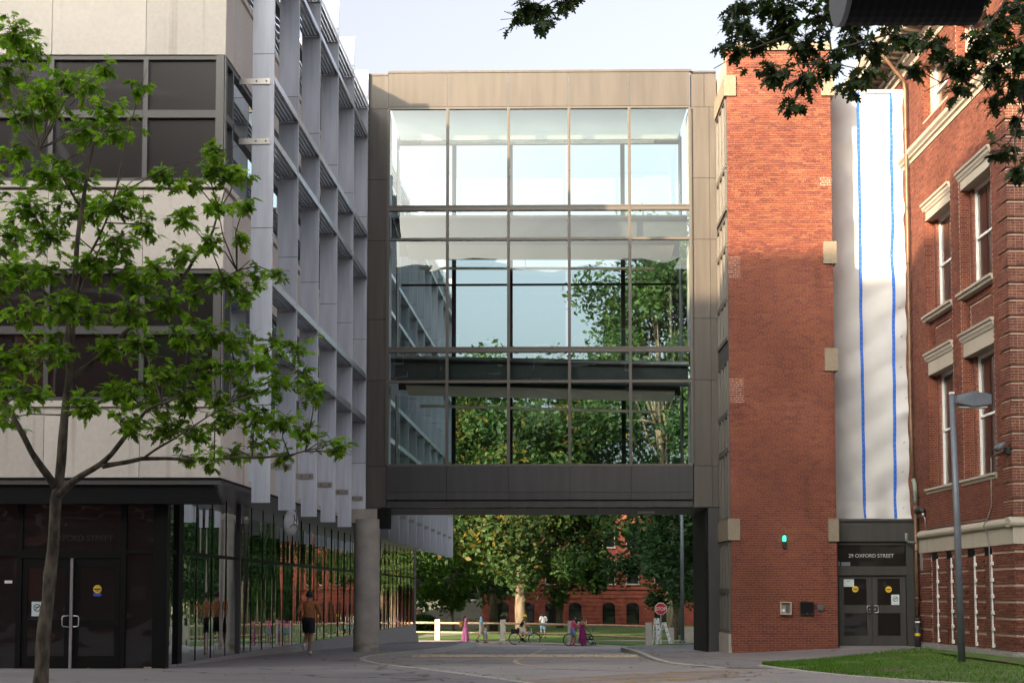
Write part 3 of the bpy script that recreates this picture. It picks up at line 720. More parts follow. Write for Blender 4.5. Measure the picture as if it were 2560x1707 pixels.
t = MB(); t.tube([B(UE[0]+.9, -1.7, 16.45), B(UE[-1]-1.0, -1.7, 16.45)], .06, 8); t.build('pendant_lamp', 'whitepaint', br, True)
MB().add([B(UE[0]+.05, -D+.2, 17.1), B(UE[-1]-.05, -D+.2, 17.1), B(UE[-1]-.05, -.12, 17.1), B(UE[0]+.05, -.12, 17.1)], [(0, 1, 2, 3)]).build('ceiling', 'brightceiling', br)
for u0, u1 in ((UE[0]-.02, UE[0]+.02), (UE[-1]-.03, UE[-1]+.02)):
    for z0, z1 in ((5.68, 8.3), (9.42, 12.75), (13.91, 16.98)):
        bb('end_wall', 'whitepaint', u0, u1, -1.0, -.15, z0, z1); bb('end_wall', 'frame', u0, u1, -D+.1, -2.8, z0, z1)
bb('handrail', 'darkframe', UE[0]+.1, UE[-1]-.1, -D+.12, -D+.16, 12.10, 12.17)
# ---------------------------------------------------------------- brick generator
BRC = [(.245, .086, .055), (.23, .079, .052), (.262, .094, .058), (.215, .072, .049), (.285, .108, .062), (.195, .064, .047), (.24, .083, .054), (.165, .056, .045)]
def brick_cells(u0, u1, z0, z1, skip=None, bond='common', off=0.):
    out = []; ch = .0677; L = .203+.010; row = 0; z = z0
    while z+ch*.6 < z1:
        hd = (bond == 'common' and row % 6 == 5) or (bond == 'english' and row % 2 == 1)
        l = L/2 if hd else L; x = u0-((row % 2)*L/2 if not hd else L/4)-off
        while x < u1:
            a, b_ = max(x, u0), min(x+l-.010, u1)
            if b_-a > .02 and not (skip and skip((a+b_)/2, z+ch/2)): out.append((a, b_, z+.005, min(z+ch-.005, z1)))
            x += l
        z += ch; row += 1
    return out
def brick_thing(parent, cells, fr, keep, proud=.008, tint=(1, 1, 1), seed=1):
    """cells (u0,u1,z0,z1): the 'keep' cells come out as single bricks, the others as one mesh"""
    rg = random.Random(seed); ks = set(id(c) for c in keep(cells)) if keep else set()
    big = MB(); var = {}
    for c in cells:
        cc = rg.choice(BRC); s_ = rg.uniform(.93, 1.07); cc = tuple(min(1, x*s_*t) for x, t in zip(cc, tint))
        if id(c) in ks:
            key = (round(c[1]-c[0], 2), BRC.index(rg.choice(BRC)))
            if key not in var:
                w = key[0]/2; f1 = lambda u, v, z: (fr.u*u+fr.v*v).to_tuple()[:2]+(z,)
                me = MB().box(-w, w, -.02, proud+.0005, -.029, .029, f1, tuple(x*t for x, t in zip(BRC[key[1]], tint))).mesh('brick', colr=True)
                me.materials.append(M['brick']); var[key] = me
            q = fr((c[0]+c[1])/2, 0, (c[2]+c[3])/2); link('brick', var[key], parent, q)
        else:
            vs = [fr(c[0], proud, c[2]), fr(c[1], proud, c[2]), fr(c[1], proud, c[3]), fr(c[0], proud, c[3]), fr(c[0], -.004, c[2]), fr(c[1], -.004, c[2]), fr(c[1], -.004, c[3]), fr(c[0], -.004, c[3])]
            big.add(vs, [(0, 1, 2, 3), (0, 4, 5, 1), (1, 5, 6, 2), (2, 6, 7, 3), (3, 7, 4, 0)], cc)
    if big.v: stuff(big.build('brickwork', 'brick', parent, colr=True))
# ---------------------------------------------------------------- brick stair tower
T = Fr((6.42, 41.7), (1, -.018), (-.018, -1)); TS = Fr((6.42, 41.7), (.018, 1), (-1, .018))   # front, and its left side
tw = thing('brick_tower', 'tall narrow red brick stair tower with rough stone blocks at its corners', 'tower', (7.9, 43, 0))
TW = 3.085; TTOP = 17.95
MB().box(.012, TW-.012, -4.0, -.012, -.3, TTOP, T).build('mortar_core', 'mortar', tw)
cells = brick_cells(0, TW, -.22, TTOP)
brick_thing(tw, cells, T, lambda cs: sorted([c for c in cs if c[2] > 0], key=lambda c: c[2])[:300], seed=2)
rs = Fr(T(TW, 0, 0)[:2], (.018, 1), (1, -.018)); brick_thing(tw, brick_cells(0, 1.2, -.2, TTOP), rs, None, seed=3)
MB().box(-.06, TW+.06, -.5, .06, TTOP, TTOP+.22, T).build('coping', 'precast', tw)
def blk(n, u0, u1, v0, v1, z0, z1): return box(n, 'precast', tw, u0, u1, v0, v1, z0, z1, T)
for z0, z1 in ((11.48, 12.14), (8.28, 8.95), (16.55, 17.18)): blk('stone_block', 2.81, 3.20, -.4, .07, z0, z1)
blk('stone_block', 2.84, 3.15, -.4, .07, 3.25, 3.915)
for z0, z1 in ((3.29, 3.92), (16.56, 17.19)):
    blk('stone_block', -.09, .27, -.25, .06, z0, z1)
    box('lintel_block', 'precast', tw, .26, 2.25, .0, .088, z0+.02, z1-.02, TS)
# white lime bloom on mortar joints
for u0, u1, z0, z1 in ((.0, .36, 11.07, 11.73), (.0, .42, 7.35, 8.05), (2.75, 3.08, 13.8, 14.1)):
    MB().box(u0, u1, -.011, .0035, z0, z1, T).build('lime_bloom', 'mortarwhite', tw)
# window strip on the tower's side
TSW = MB(); TSW.box(.05, 2.27, -.02, .012, .22, 16.5, TS); TSW.build('side_wall', 'darkpanel', tw)
box('stone_base', 'concrete', tw, .05, 2.25, -.02, .09, -.3, .56, TS)
zs = [(.62, 1.75), (1.85, 3.25), (3.95, 5.9), (6.0, 7.0), (7.1, 8.6), (9.3, 10.4), (10.5, 12.0), (12.1, 12.9), (13.2, 14.4), (14.5, 16.5)]
for z0, z1 in zs:
    for i in range(3):
        a = .12+i*.68; box('window_pane', 'sideglass', tw, a+.06, a+.64, .012, .022, z0+.04, z1-.04, TS)
    fr_ = MB()
    for i in range(4): a = .10+i*.68; fr_.box(a-.05, a+.05, .012, .065, z0, z1, TS)
    fr_.box(.05, 2.2, .012, .06, z0-.08, z0+.035, TS); fr_.box(.05, 2.2, .012, .06, z1-.035, z1+.0, TS)
    fr_.build('window_frame', 'bronzeframe', tw)
# fittings on the tower wall
em = thing('emergency_beacon', 'green lit emergency beacon on the brick tower wall', 'lamp', T(1.555, .05, 3.25))
b = MB(); b.box(1.50, 1.61, .012, .10, 3.06, 3.24, T); b.build('housing', 'blacksoft', em)
m, nt, bs = newmat('green_lens'); bs.inputs['Base Color'].default_value = (.0, .25, .17, 1); bs.inputs['Emission Color'].default_value = (.05, .85, .55, 1); bs.inputs['Emission Strength'].default_value = .9
b = MB(); b.lathe([(.05, 0), (.05, .14), (.035, .17), (0, .18)], T(1.555, .07, 3.255), 14); smooth_by_angle(b.build('lens', m, em))
b = MB()
for a in range(6):
    w = R(60*a); b.tube([Vector(T(1.555, .07, 3.25))+Vector((.057*math.cos(w), .057*math.sin(w), 0)), Vector(T(1.555, .07, 3.44))+Vector((.054*math.cos(w), .054*math.sin(w), 0))], .005, 4)
b.lathe([(.062, 0), (.062, .035), (.05, .045)], T(1.555, .07, 3.425), 12); b.build('guard', 'blacksoft', em)
ib = thing('intercom_box', 'open cream framed intercom box on the brick tower', 'box', T(1.57, .05, 1.3))
b = MB()
for q in ((1.41, 1.435, 1.12, 1.49), (1.705, 1.73, 1.12, 1.49), (1.435, 1.705, 1.465, 1.49), (1.435, 1.705, 1.12, 1.145)): b.box(q[0], q[1], .01, .12, q[2], q[3], T)
b.build('frame', flat('cream_metal', (.55, .48, .38), .5), ib); box('back', surf('grey_plate', (.30, .29, .27), .5), ib, 1.435, 1.705, .01, .03, 1.145, 1.465, T)
box('label', 'white', ib, 1.45, 1.54, .03, .05, 1.21, 1.28, T); box('handset', 'frame', ib, 1.58, 1.66, .03, .08, 1.18, 1.40, T)
bx = thing('black_wall_box', 'flat black box fixed to the brick tower beside the intercom', 'box', T(2.18, .05, 1.3))
box('body', 'blacksoft', bx, 2.0, 2.37, .01, .09, 1.11, 1.475, T); box('lid', 'black', bx, 1.99, 2.38, .09, .105, 1.16, 1.485, T); box('latch', 'alu', bx, 2.17, 2.20, .105, .115, 1.14, 1.16, T)
gb = thing('junction_box', 'small grey junction box on the brick tower nearest the doors', 'box', T(2.57, .05, 1.3))
box('body', 'frame', gb, 2.495, 2.645, .01, .08, 1.235, 1.395, T); box('cover', 'greypole', gb, 2.485, 2.655, .08, .095, 1.30, 1.41, T)
# ---------------------------------------------------------------- entrance vestibule
V = Fr((9.5, 42.0), (1, -.018), (-.018, -1))
ve = thing('entrance_vestibule', 'dark grey metal entrance between the brick tower and the brick hall', 'entrance', (10.7, 42.4, .1))
def vb(n, m, u0, u1, v0, v1, z0, z1, p=ve): return box(n, m, p, u0, u1, v0, v1, z0, z1, V)
M['vest'] = fin_mat('vestibule_panel', (.055, .054, .050), .5, .1)
vb('roof', 'vest', .02, 2.60, -2.2, .05, 3.86, 3.93); vb('fascia', 'vest', .02, 2.58, -.15, .0, 3.27, 3.86); vb('drip', 'black', .03, 2.56, -.15, -.02, 3.22, 3.27)
vb('jamb', 'vest', .04, .125, -.25, -.04, .1, 3.22); vb('jamb', 'vest', 2.14, 2.36, -.25, -.03, .1, 3.22); vb('side_panel', 'vest', 2.37, 2.56, -.4, -.10, .1, 3.22)
vb('transom_frame', 'vest', .125, 2.14, -.2, -.04, 3.17, 3.22); vb('transom_frame', 'vest', .125, 2.14, -.2, -.045, 2.41, 2.535); vb('transom_frame', 'vest', .125, 2.14, -.2, -.03, 2.27, 2.41)
vb('transom_glass', 'doorglass', .125, 2.14, -.12, -.105, 2.535, 3.17)
M['letter'] = flat('sign_lettering', (.42, .46, .44), .5)
lettering('29 OXFORD STREET', .148, V(.455, -.10, 2.80), (R(90), 0, math.atan2(-.018, 1)), 'letter', ve, .002, sp=1.0)
vb('notice', flat('dim_paper', (.16, .19, .21), .6), .24, .50, -.104, -.10, 2.55, 2.66); vb('notice', flat('dim_paper', (.16, .19, .21), .6), .13, .20, -.104, -.10, 2.55, 2.68)
def ves_door(u0, u1, hx, g0, g1):
    d = MB()
    for a, b_, z0, z1 in ((u0, g0, .2, 2.25), (g1, u1, .2, 2.25), (g0, g1, 2.165, 2.25), (g0, g1, 1.155, 1.395), (g0, g1, .2, .495)): d.box(a, b_, -.16, -.10, z0, z1, V)
    do = d.build('door', 'vest', ve)
    for z0, z1 in ((.495, 1.155), (1.395, 2.165)): vb('pane', 'doorglass', g0, g1, -.14, -.13, z0, z1, do)
    s_ = 1 if hx > (u0+u1)/2 else -1
    t = MB(); t.tube([V(hx, -.10, 1.17), V(hx, -.04, 1.17), V(hx-s_*.09, -.035, 1.18), V(hx-s_*.105, -.035, 1.21), V(hx-s_*.105, -.035, 1.34), V(hx-s_*.09, -.035, 1.37), V(hx, -.04, 1.38), V(hx, -.10, 1.38)], .013, 6); t.build('handle', 'alu', do, True)
    t = MB(); t.lathe([(.0, .02), (.022, .02), (.022, 0)], V(hx-s_*.02, -.09, 1.27), 10, 'y'); t.build('lock', 'alu', do)
    return do
d1 = ves_door(.15, 1.125, 1.07, .30, .975); d2 = ves_door(1.135, 2.12, 1.19, 1.29, 1.96)
vb('door_gap', 'black', .14, 2.13, -.2, -.17, .15, 2.30); vb('shadow_gap', 'black', .15, 2.12, -.16, -.115, 2.252, 2.268)
vb('threshold', 'alu', .14, 2.16, -.2, -.02, .135, .195)
sticker(d1, .645, 1.865, .092, V, -.128); sticker(d2, 1.625, 1.855, .092, V, -.128)
vb('notice', 'paper', .305, .61, -.128, -.124, 1.935, 2.16, d1); vb('print', 'ink', .40, .49, -.124, -.122, 2.085, 2.10, d1)
no_smoking(d2, 1.70, 1.935, 1.40, 1.70, V, -.128)
b = MB()
b.box(.34, .95, -.45, -.40, .5, .96, V); b.build('bin', flat('olive_box', (.10, .09, .04), .8), ve)
vb('parcel', flat('cardboard', (.16, .08, .05), .8), 1.31, 1.56, -.6, -.4, .5, .94)
# ---------------------------------------------------------------- white tarp with blue tape
def tarp_pt(u, z, wob=1.):
    r = (u-.33)/2.25
    edge = max(0, (r-.80)/.2)
    v = .018*math.sin(u*3.1+z*.7)*wob + .012*math.sin(z*2.3+u*1.3) + .02*math.sin(z*5.1-u*4) + edge*(.06*math.sin(z*1.15+.5)+.05*math.sin(z*3.3+1.)+.04*math.sin(z*7.1))
    if z < 5.2: v += (5.2-z)*.10*math.sin(u*5.2+1.)
    if z < 4.5: v += (4.5-z)*.25
    v += .006*math.sin(u*9+z*4.3+2*math.sin(z*.9))+.010*math.sin(z*13-u*7)*(.3+edge)+.004*math.sin(z*1.9*3.1+u*11)
    return v
TP = Fr((9.5, 42.95), (1, -.018), (-.018, -1))
NU, NZ = 44, 230
vs = []; fs = []
for j in range(NZ+1):
    z = 3.98+(17.14-3.98)*j/NZ
    for i in range(NU+1):
        t = i/NU; u = -.1 + (2.68+.05*math.sin(z*1.3)+.035*math.sin(z*3.7)+.02*math.sin(z*8.))*t
        vs.append(TP(u, tarp_pt(u, z), z))
for j in range(NZ):
    for i in range(NU): a = j*(NU+1)+i; fs.append((a, a+1, a+NU+2, a+NU+1))
tp = thing('tarpaulin', 'tall white tarpaulin with two blue tape seams over the gap beside the tower', 'tarpaulin', TP(1.2, 0, 3.95))
sh = MB().add(vs, fs).build('sheet', 'tarp', tp, True)
for u0, u1, kink in ((1.147, 1.150, 0), (2.165, 2.09, 1)):
    vs = []; fs = []; ds = MB()
    for j in range(161):
        t = j/160; z = 3.99+13.13*(1-t); u = u0+(u1-u0)*t + .004*math.sin(z*1.1) - (.045*math.exp(-((z-12.0)/.5)**2) if kink else 0) + (.02*math.exp(-((z-11.2)/.7)**2) if kink else 0)
        for du in (-.046, .046): vs.append(TP(u+du, tarp_pt(u, z)+.012, z))
        if j % 2 == 0: ds.add([TP(u+a*.009, tarp_pt(u, z)+.016, z+b_*.009) for a, b_ in ((-1, 0), (0, -1), (1, 0), (0, 1))], [(0, 1, 2, 3)])
    for j in range(160): a = 2*j; fs.append((a, a+1, a+3, a+2))
    to = MB().add(vs, fs).build('tape', 'tape', tp, True); stuff(ds.build('dots', 'white', to))
st = MB()
rg = random.Random(4)
for i in range(12):
    z = 4.4+i*1.02+rg.uniform(-.2, .2); u = 2.34+rg.uniform(-.08, .14); st.tube([TP(u, tarp_pt(u, z)+.02, z), TP(u+.06, tarp_pt(u+.06, z)+.02, z+.05)], .006, 4)
stuff(st.build('staples', 'black', tp))
box('tarp_batten', 'whitepaint', tp, -.1, 2.55, -.05, .02, 17.10, 17.2, TP)
box('backing', 'darkpanel', tp, -.1, 2.7, -.5, -.35, 3.95, 17.1, TP)
# ---------------------------------------------------------------- old brick hall, right
DR = Vector((-.01125, 1, 0)).normalized()
RF = Fr((12.03, 41.93), (DR.x, DR.y), (-DR.y, DR.x)); UC = -7.65
c0 = RF(UC, 0, 0); RS = Fr(c0[:2], (1, 0), (0, -1))
hall = thing('brick_hall', 'old red brick hall with stone window hoods, quoined corner and deep cornice', 'building', (14, 40, 0))
BAYS = [(-3.30, -1.0), (-6.50, -4.12)]
def rb(n, m, u0, u1, v0, v1, z0, z1, p=hall): return box(n, m, p, u0, u1, v0, v1, z0, z1, RF)
core = MB()
e = .012
for u0, u1 in ((UC+e, -6.5-e), (-4.12+e, -3.3-e), (-1.0+e, 9)): core.box(u0, u1, -.9, -e, .3, 17.6, RF)
for u0, u1 in BAYS: core.box(u0-e, u1+e, -.9, -e, .3, 4.62, RF); core.box(u0-e, u1+e, -.9, -e, 13.05, 15.5, RF); core.box(u0-e, u1+e, -.9, -e, 17.2, 17.6, RF); core.box(u0-e, u1+e, -.95, -.50, 4.6, 17.4, RF)
core.build('mortar_core', 'mortar', hall)
MB().box(.0+e, 1.0, -.9, -e, .2, 17.6, RS).box(1.0, 9, -12, -e, .2, 17.6, RS).build('mortar_core', 'mortar', hall)
GR = .406
def in_bay(u): return any(a < u < b_ for a, b_ in BAYS)
def groove(z, z0): return ((z-z0) % GR) > GR-.058
NICHE = [(-1.70, -1.15), (-2.95, -2.45), (-4.84, -4.25), (-6.10, -5.55)]
QZ = [3.60+GR*i for i in range(27)]
def quoin(u, z):
    if z < 3.56 or z > 14.5: return False
    i = int((z-3.60)/GR); return u < (UC+.66 if i % 2 == 0 else UC+.40)
cells = brick_cells(UC, 7.0, 3.58, 17.5, lambda u, z: (in_bay(u) and 4.62 < z < 13.05) or quoin(u, z) or 14.60 < z < 15.02 or (in_bay(u) and 15.45 < z < 17.2) or (u > 1.6 and z < 13), bond='english')
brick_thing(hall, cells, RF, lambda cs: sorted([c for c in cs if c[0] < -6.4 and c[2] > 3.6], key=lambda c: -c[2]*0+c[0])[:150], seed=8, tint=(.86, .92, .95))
# ground storey: rusticated brick with shallow niches
gcell = brick_cells(UC, .6, .34, 2.91, lambda u, z: groove(z, .34) or any(a < u < b_ for a, b_ in NICHE), bond='english')
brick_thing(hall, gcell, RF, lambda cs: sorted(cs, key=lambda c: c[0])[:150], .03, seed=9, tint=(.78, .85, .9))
for a, b_ in NICHE:
    pass
ncell = [c for a, b_ in NICHE for c in brick_cells(a, b_, .34, 2.75, None, 'english')]
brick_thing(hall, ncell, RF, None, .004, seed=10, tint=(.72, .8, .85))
for a, b_ in NICHE: rb('niche_shade', 'black', a+.02, b_-.02, .0, .012, 2.68, 2.90)  # black strip standing in for the shade at each niche top
# quoins (both faces)
qc = MB(); qcells = []; qcells2 = []
for i, z in enumerate(QZ):
    l = .64 if i % 2 == 0 else .38
    MB().box(UC-.02, UC+l, -.4, .03, z+.005, z+GR-.055, RF).build('quoin_core', 'mortar', hall)
    MB().box(-.018, 1.9, -.4, .03, z+.005, z+GR-.055, RS).build('quoin_core', 'mortar', hall)
    for r in range(5):
        za = z+.008+r*.0690
        x = UC-.03
        k = r % 2
        while x < UC+l-.03:
            x2 = min(x+(.102 if k else .203), UC+l); qcells.append((x, x2-.008, za, za+.058)); x = x2+.002
        x = -.03
        while x < 1.9:
            x2 = x+(.203 if not k else .102); qcells2.append((x, x2-.008, za, za+.058)); x = x2+.002
brick_thing(hall, qcells, RF, None, .036, seed=12, tint=(.78, .85, .9))
brick_thing(hall, qcells2, RS, None, .036, seed=13, tint=(.78, .85, .9))
fcell = brick_cells(0, 2., .34, 2.91, lambda u, z: groove(z, .34), bond='english'); brick_thing(hall, fcell, RS, None, .03, seed=14, tint=(.78, .85, .9))
fcell = brick_cells(0, 2., 14.5, 17.5, lambda u, z: 14.6 < z < 15.02, bond='english'); brick_thing(hall, fcell, RS, None, .008, seed=15, tint=(.86, .92, .95))
# stone base, band and torus
u = UC-.04
while u < .5:
    u2 = min(u+random.uniform(.9, 1.5), .62); rb('base_stone', 'granite', u+.004, u2-.004, -.3, .07+random.uniform(0, .05), -.4, .315); u = u2
box('base_stone', 'granite', hall, -.03, 3, -.3, .08, -.4, .312, RS)
u = UC-.05
for u2 in (-5.9, -3.6, -1.4, .62):
    rb('band_stone', 'buffstone', u+.003, u2-.003, -.3, .05, 2.915, 3.315)
    t = MB(); vs = []
    for uu in (u+.002, u2-.002):
        for v, z in ((-.2, 3.32), (.07, 3.32), (.13, 3.36), (.15, 3.42), (.13, 3.48), (.06, 3.53), (.0, 3.56), (-.2, 3.56)): vs.append(RF(uu, v, z))
    n = 8; t.add(vs, [tuple(range(n)), tuple(range(2*n-1, n-1, -1))]+[(i, n+i, n+(i+1) % n, (i+1) % n) for i in range(n)]); t.build('torus_stone', 'buffstone', hall)
    u = u2
box('band_stone', 'buffstone', hall, -.05, 3, -.3, .05, 2.915, 3.315, RS)
t = MB(); vs = []
for uu in (-.14, 3):
    for v, z in ((-.2, 3.32), (.07, 3.32), (.13, 3.36), (.15, 3.42), (.13, 3.48), (.06, 3.53), (.0, 3.56), (-.2, 3.56)): vs.append(RS(uu, v, z))
t.add(vs, [tuple(range(8)), tuple(range(15, 7, -1))]+[(i, 8+i, 8+(i+1) % 8, (i+1) % 8) for i in range(8)]); t.build('torus_stone', 'buffstone', hall)
# moulded run helper
def mould(n, prof, u0, u1, mat='buffstone', fr=RF):
    vs = [fr(uu, v, z) for uu in (u0, u1) for v, z in prof]; k = len(prof)
    return MB().add(vs, [tuple(range(k)), tuple(range(2*k-1, k-1, -1))]+[(i, k+i, k+(i+1) % k, (i+1) % k) for i in range(k)]).build(n, mat, hall)
BELT = [(-.1, 14.64), (.03, 14.64), (.04, 14.74), (.10, 14.78), (.10, 14.83), (.17, 14.90), (.18, 15.0), (-.1, 15.0)]
mould('belt_course', BELT, UC-.15, -3.2); mould('belt_course', BELT, -3.195, 1.3); mould('belt_course', BELT, -.17, 3, 'buffstone', RS)
def sash(u0, u1, z0, z1, v):
    f_ = MB(); w = .085
    for a, b_, c, d in ((u0, u0+w, z0, z1), (u1-w, u1, z0, z1), (u0+w, u1-w, z1-w, z1), (u0+w, u1-w, z0, z0+w), (u0+w, u1-w, (z0+z1)/2-.03, (z0+z1)/2+.03)): f_.box(a, b_, v-.06, v+.05, c, d, RF)
    fo = f_.build('window', 'whitepaint', hall)
    for c, d in ((z0+w, (z0+z1)/2-.03), ((z0+z1)/2+.03, z1-w)):
        for a, b_ in ((u0+w, (u0+u1)/2-.02), ((u0+u1)/2+.02, u1-w)): rb('pane', 'winglass', a, b_, v-.01, v, c, d, fo)
for (a, b_) in BAYS:
    # reveals facing the drive: brick jambs stepped in
    j1 = Fr(RF(b_, 0, 0)[:2], (DR.y, -DR.x), (-DR.x, -DR.y)); brick_thing(hall, brick_cells(.0, .26, 4.62, 13.0, None, 'english'), j1, None, .006, seed=20, tint=(.95, .95, .95))
    i0, i1 = a+.62, b_-.20
    rb('jamb', 'mortar', i1, b_+.01, -.5, -.275, 4.62, 13.0); rb('jamb', 'mortar', a-.01, i0, -.5, -.275, 4.62, 13.0)
    j2 = Fr(RF(i1, -.275, 0)[:2], (DR.y, -DR.x), (-DR.x, -DR.y)); brick_thing(hall, brick_cells(.0, .17, 4.62, 13.0, None, 'english'), j2, None, .006, seed=21, tint=(.95, .95, .95))
    k1 = Fr(RF(0, -.275, 0)[:2], (DR.x, DR.y), (-DR.y, DR.x)); brick_thing(hall, brick_cells(i1, b_, 4.62, 13.0, None, 'english')+brick_cells(a, i0, 4.62, 13., None, 'english'), k1, None, .006, seed=22, tint=(.86, .9, .95))
    for z0, z1 in ((4.76, 8.02), (9.78, 12.56)): sash(i0+.01, i1-.01, z0, z1, -.40)
    # spandrel with sunk panel
    rb('spandrel_core', 'mortar', a+.02, b_-.02, -.5, -.16, 8.6, 9.62)
    sp = Fr(RF(0, -.15, 0)[:2], (DR.x, DR.y), (-DR.y, DR.x)); brick_thing(hall, brick_cells(a+.02, b_-.02, 8.64, 9.60, lambda u, z: a+.35 < u < b_-.30 and 8.72 < z < 9.36, 'english'), sp, None, .03, seed=23, tint=(.82, .88, .92))
    sp2 = Fr(RF(0, -.158, 0)[:2], (DR.x, DR.y), (-DR.y, DR.x)); brick_thing(hall, brick_cells(a+.36, b_-.31, 8.72, 9.36, None, 'english'), sp2, None, .004, seed=24, tint=(.82, .88, .92))
    # hoods and sills
    for zt in (13.06, 8.66):
        zb = 12.56 if zt > 13 else 8.02
        zc = zt-.26
        rb('lintel', 'buffstone', a+.004, b_-.004, -.45, -.03, zb, zc)
        mould('hood', [(-.2, zc+.002), (-.01, zc+.002), (.02, zc+.08), (.04, zc+.10), (.05, zc+.17), (.09, zc+.20), (.10, zt), (-.2, zt)], a-.06, b_+.02+.10)
    for zt in (9.78, 4.76):
        mould('sill', [(-.45, zt), (.10, zt-.02), (.10, zt-.08), (.05, zt-.11), (.03, zt-.17), (-.05, zt-.19), (-.45, zt-.19)], a-.10, b_+.20)
    # attic window
    for z0, z1 in ((15.5, 17.2),):
        ja = Fr(RF(b_, 0, 0)[:2], (DR.y, -DR.x), (-DR.x, -DR.y)); brick_thing(hall, brick_cells(.0, .24, z0, z1, None, 'english'), ja, None, .006, seed=26)
        sash(a+.01, b_-.01, z0, z1, -.42)
# cornice with modillions
mould('cornice', [(-.2, 17.5), (.04, 17.5), (.06, 17.62), (.16, 17.66), (.16, 17.80), (-.2, 17.80)], UC-.16, 12)
for i in range(80):
    u = UC-.05+i*.11
    rb('dentil', 'buffstone', u, u+.06, .165, .24, 17.70, 17.79)
mould('cornice', [(-.2, 17.805), (.26, 17.805), (.26, 17.92), (-.2, 17.92)], UC-.25, 12)
for i in range(44):
    u = UC-.1+i*.42
    MB().prism([(.25, 17.925), (.80, 17.985), (.82, 18.10), (.25, 18.10)], u, u+.17, lambda a_, b__, d: RF(d, a_, b__)).build('modillion', 'buffstone', hall)
mould('cornice', [(-.2, 18.105), (.92, 18.105), (.92, 18.22), (.98, 18.25), (1.06, 18.40), (1.06, 18.5), (-.2, 18.5)], UC-1.0, 12)
box('cornice', 'buffstone', hall, -1.0, 4, -1, 1.0, 18.51, 18.6, RS)
rb('roof', 'darkpanel', UC, 12, -12, .9, 18.6, 18.7)
# white battens with clips on the ground storey
for k, u in enumerate((-1.74, -2.99, -4.88, -6.15)):
    w = .055 if k == 2 else .035
    bo = rb('batten', 'whitepaint', u-w, u, .032, .065, .36, 2.70)
    for i in range(6): rb('clip', 'whitepaint', u-w-.10, u-w, .036, .085, .38+i*.41, .47+i*.41, bo)
vg = MB()
for i in range(6): vg.box(-.34, -.22, .02, .06, 2.43+i*.085, 2.45+i*.085, RF)
vg.box(-.36, -.34, .02, .07, 2.40, 2.92, RF); vg.box(-.22, -.20, .02, .07, 2.40, 2.92, RF); vg.build('vent_grille', 'alu', hall)
# downpipe
dp = thing('downpipe', 'long brown metal downpipe on the corner of the brick hall', 'pipe', (11.86, 41.8, .9))
X, Y = 11.88, 41.82
b = MB(); b.tube([(X, Y, .95), (X, Y, 4.35)], .052, 10); b.build('pipe', 'copper', dp, True)
b = MB(); b.tube([(X, Y, 4.36), (X, Y, 4.9), (X-.01, Y+.1, 5.1)], .066, 10); b.build('repair_sleeve', 'verdigris', dp, True)
b = MB(); b.tube([(X-.01, Y+.1, 5.05), (X, Y+.3, 6.5), (X, Y+.3, 16.9), (X-.05, Y+.28, 17.2), (X-.6, Y+.1, 17.75), (X-.72, Y+.1, 17.95), (X-.72, Y+.1, 18.4)], .055, 10); b.build('pipe', 'copper', dp, True)
for z in (7.6, 9.9, 11.6, 13.3, 15.7): b = MB(); b.lathe([(.07, -.03), (.07, .03)], (X, Y+.3, z), 12); b.build('collar', 'copper', dp, True)
for z in (1.6, 3.0): b = MB(); b.lathe([(.066, -.03), (.066, .03)], (X, Y, z), 12); b.build('collar', 'copper', dp, True)
b = MB(); b.tube([(X, Y-.02, 3.22), (X-.22, Y-.03, 3.24), (X-.29, Y-.03, 3.30), (X-.29, Y-.03, 3.50)], .04, 8); b.build('branch', 'verdigris', dp, True)
bo = thing('standpipe', 'black standpipe with white and yellow bands at the foot of the downpipe', 'pipe', (11.83, 41.62, 0))
b = MB(); b.lathe([(.085, 0), (.085, .78)], (11.83, 41.62, .10), 14); b.build('post', 'blacksoft', bo, True)
b = MB(); b.lathe([(.09, .0), (.09, .08)], (11.83, 41.62, .50), 14); b.build('band', 'yellow', bo)
b = MB(); b.lathe([(.075, 0), (.075, .07)], (11.83, 41.62, .86), 14); b.build('band', 'whitepaint', bo)
b = MB(); b.lathe([(.075, 0), (.10, .03), (.10, .09), (.0, .10)], (11.83, 41.62, .93), 14); b.build('cap', 'blacksoft', bo, True)
b = MB()
for s_ in (-1, 1): b.tube([(11.83, 41.62, .72), (11.83+s_*.13, 41.58, .72)], .035, 8)
b.build('outlet', 'blacksoft', bo)
# floodlights and conduit
fl = thing('floodlight', 'black bell shaped floodlight over the stone band beside the downpipe', 'lamp', RF(-.62, .1, 3.6))
b = MB(); b.tube([RF(-.75, .04, 3.58), RF(-.74, .06, 3.9), RF(-.70, .10, 3.98)], .018, 6); b.build('stem', 'alu', fl, True)
b = MB(); b.tube([RF(-.70, .10, 3.96), RF(-.70, .10, 4.07)], .05, 10); b.build('junction', 'alu', fl, True)
b = MB(); b.tube([RF(-.78, .10, 4.12), RF(-.60, .16, 4.16), RF(-.45, .2, 4.12)], [.055, .085, .105], 12); b.build('hood', 'blacksoft', fl, True)
f2 = thing('floodlight', 'grey twin-head floodlight high on the quoined corner', 'lamp', RF(UC+.2, .1, 5.3))
for du in (0, -.22):
    b = MB(); b.tube([RF(UC+.24+du, .17, 5.36), RF(UC+.24+du, .26, 5.30), RF(UC+.24+du, .34, 5.20)], [.035, .065, .075], 12); b.build('head', 'greypole', f2, True)
b = MB(); b.box(UC+.02, UC+.22, .04, .14, 5.10, 5.26, RF); b.build('base', 'blacksoft', f2)
cd = thing('conduit', 'thin grey conduit running along and down the stone band of the brick hall', 'conduit', RF(-4, .1, 3.6))
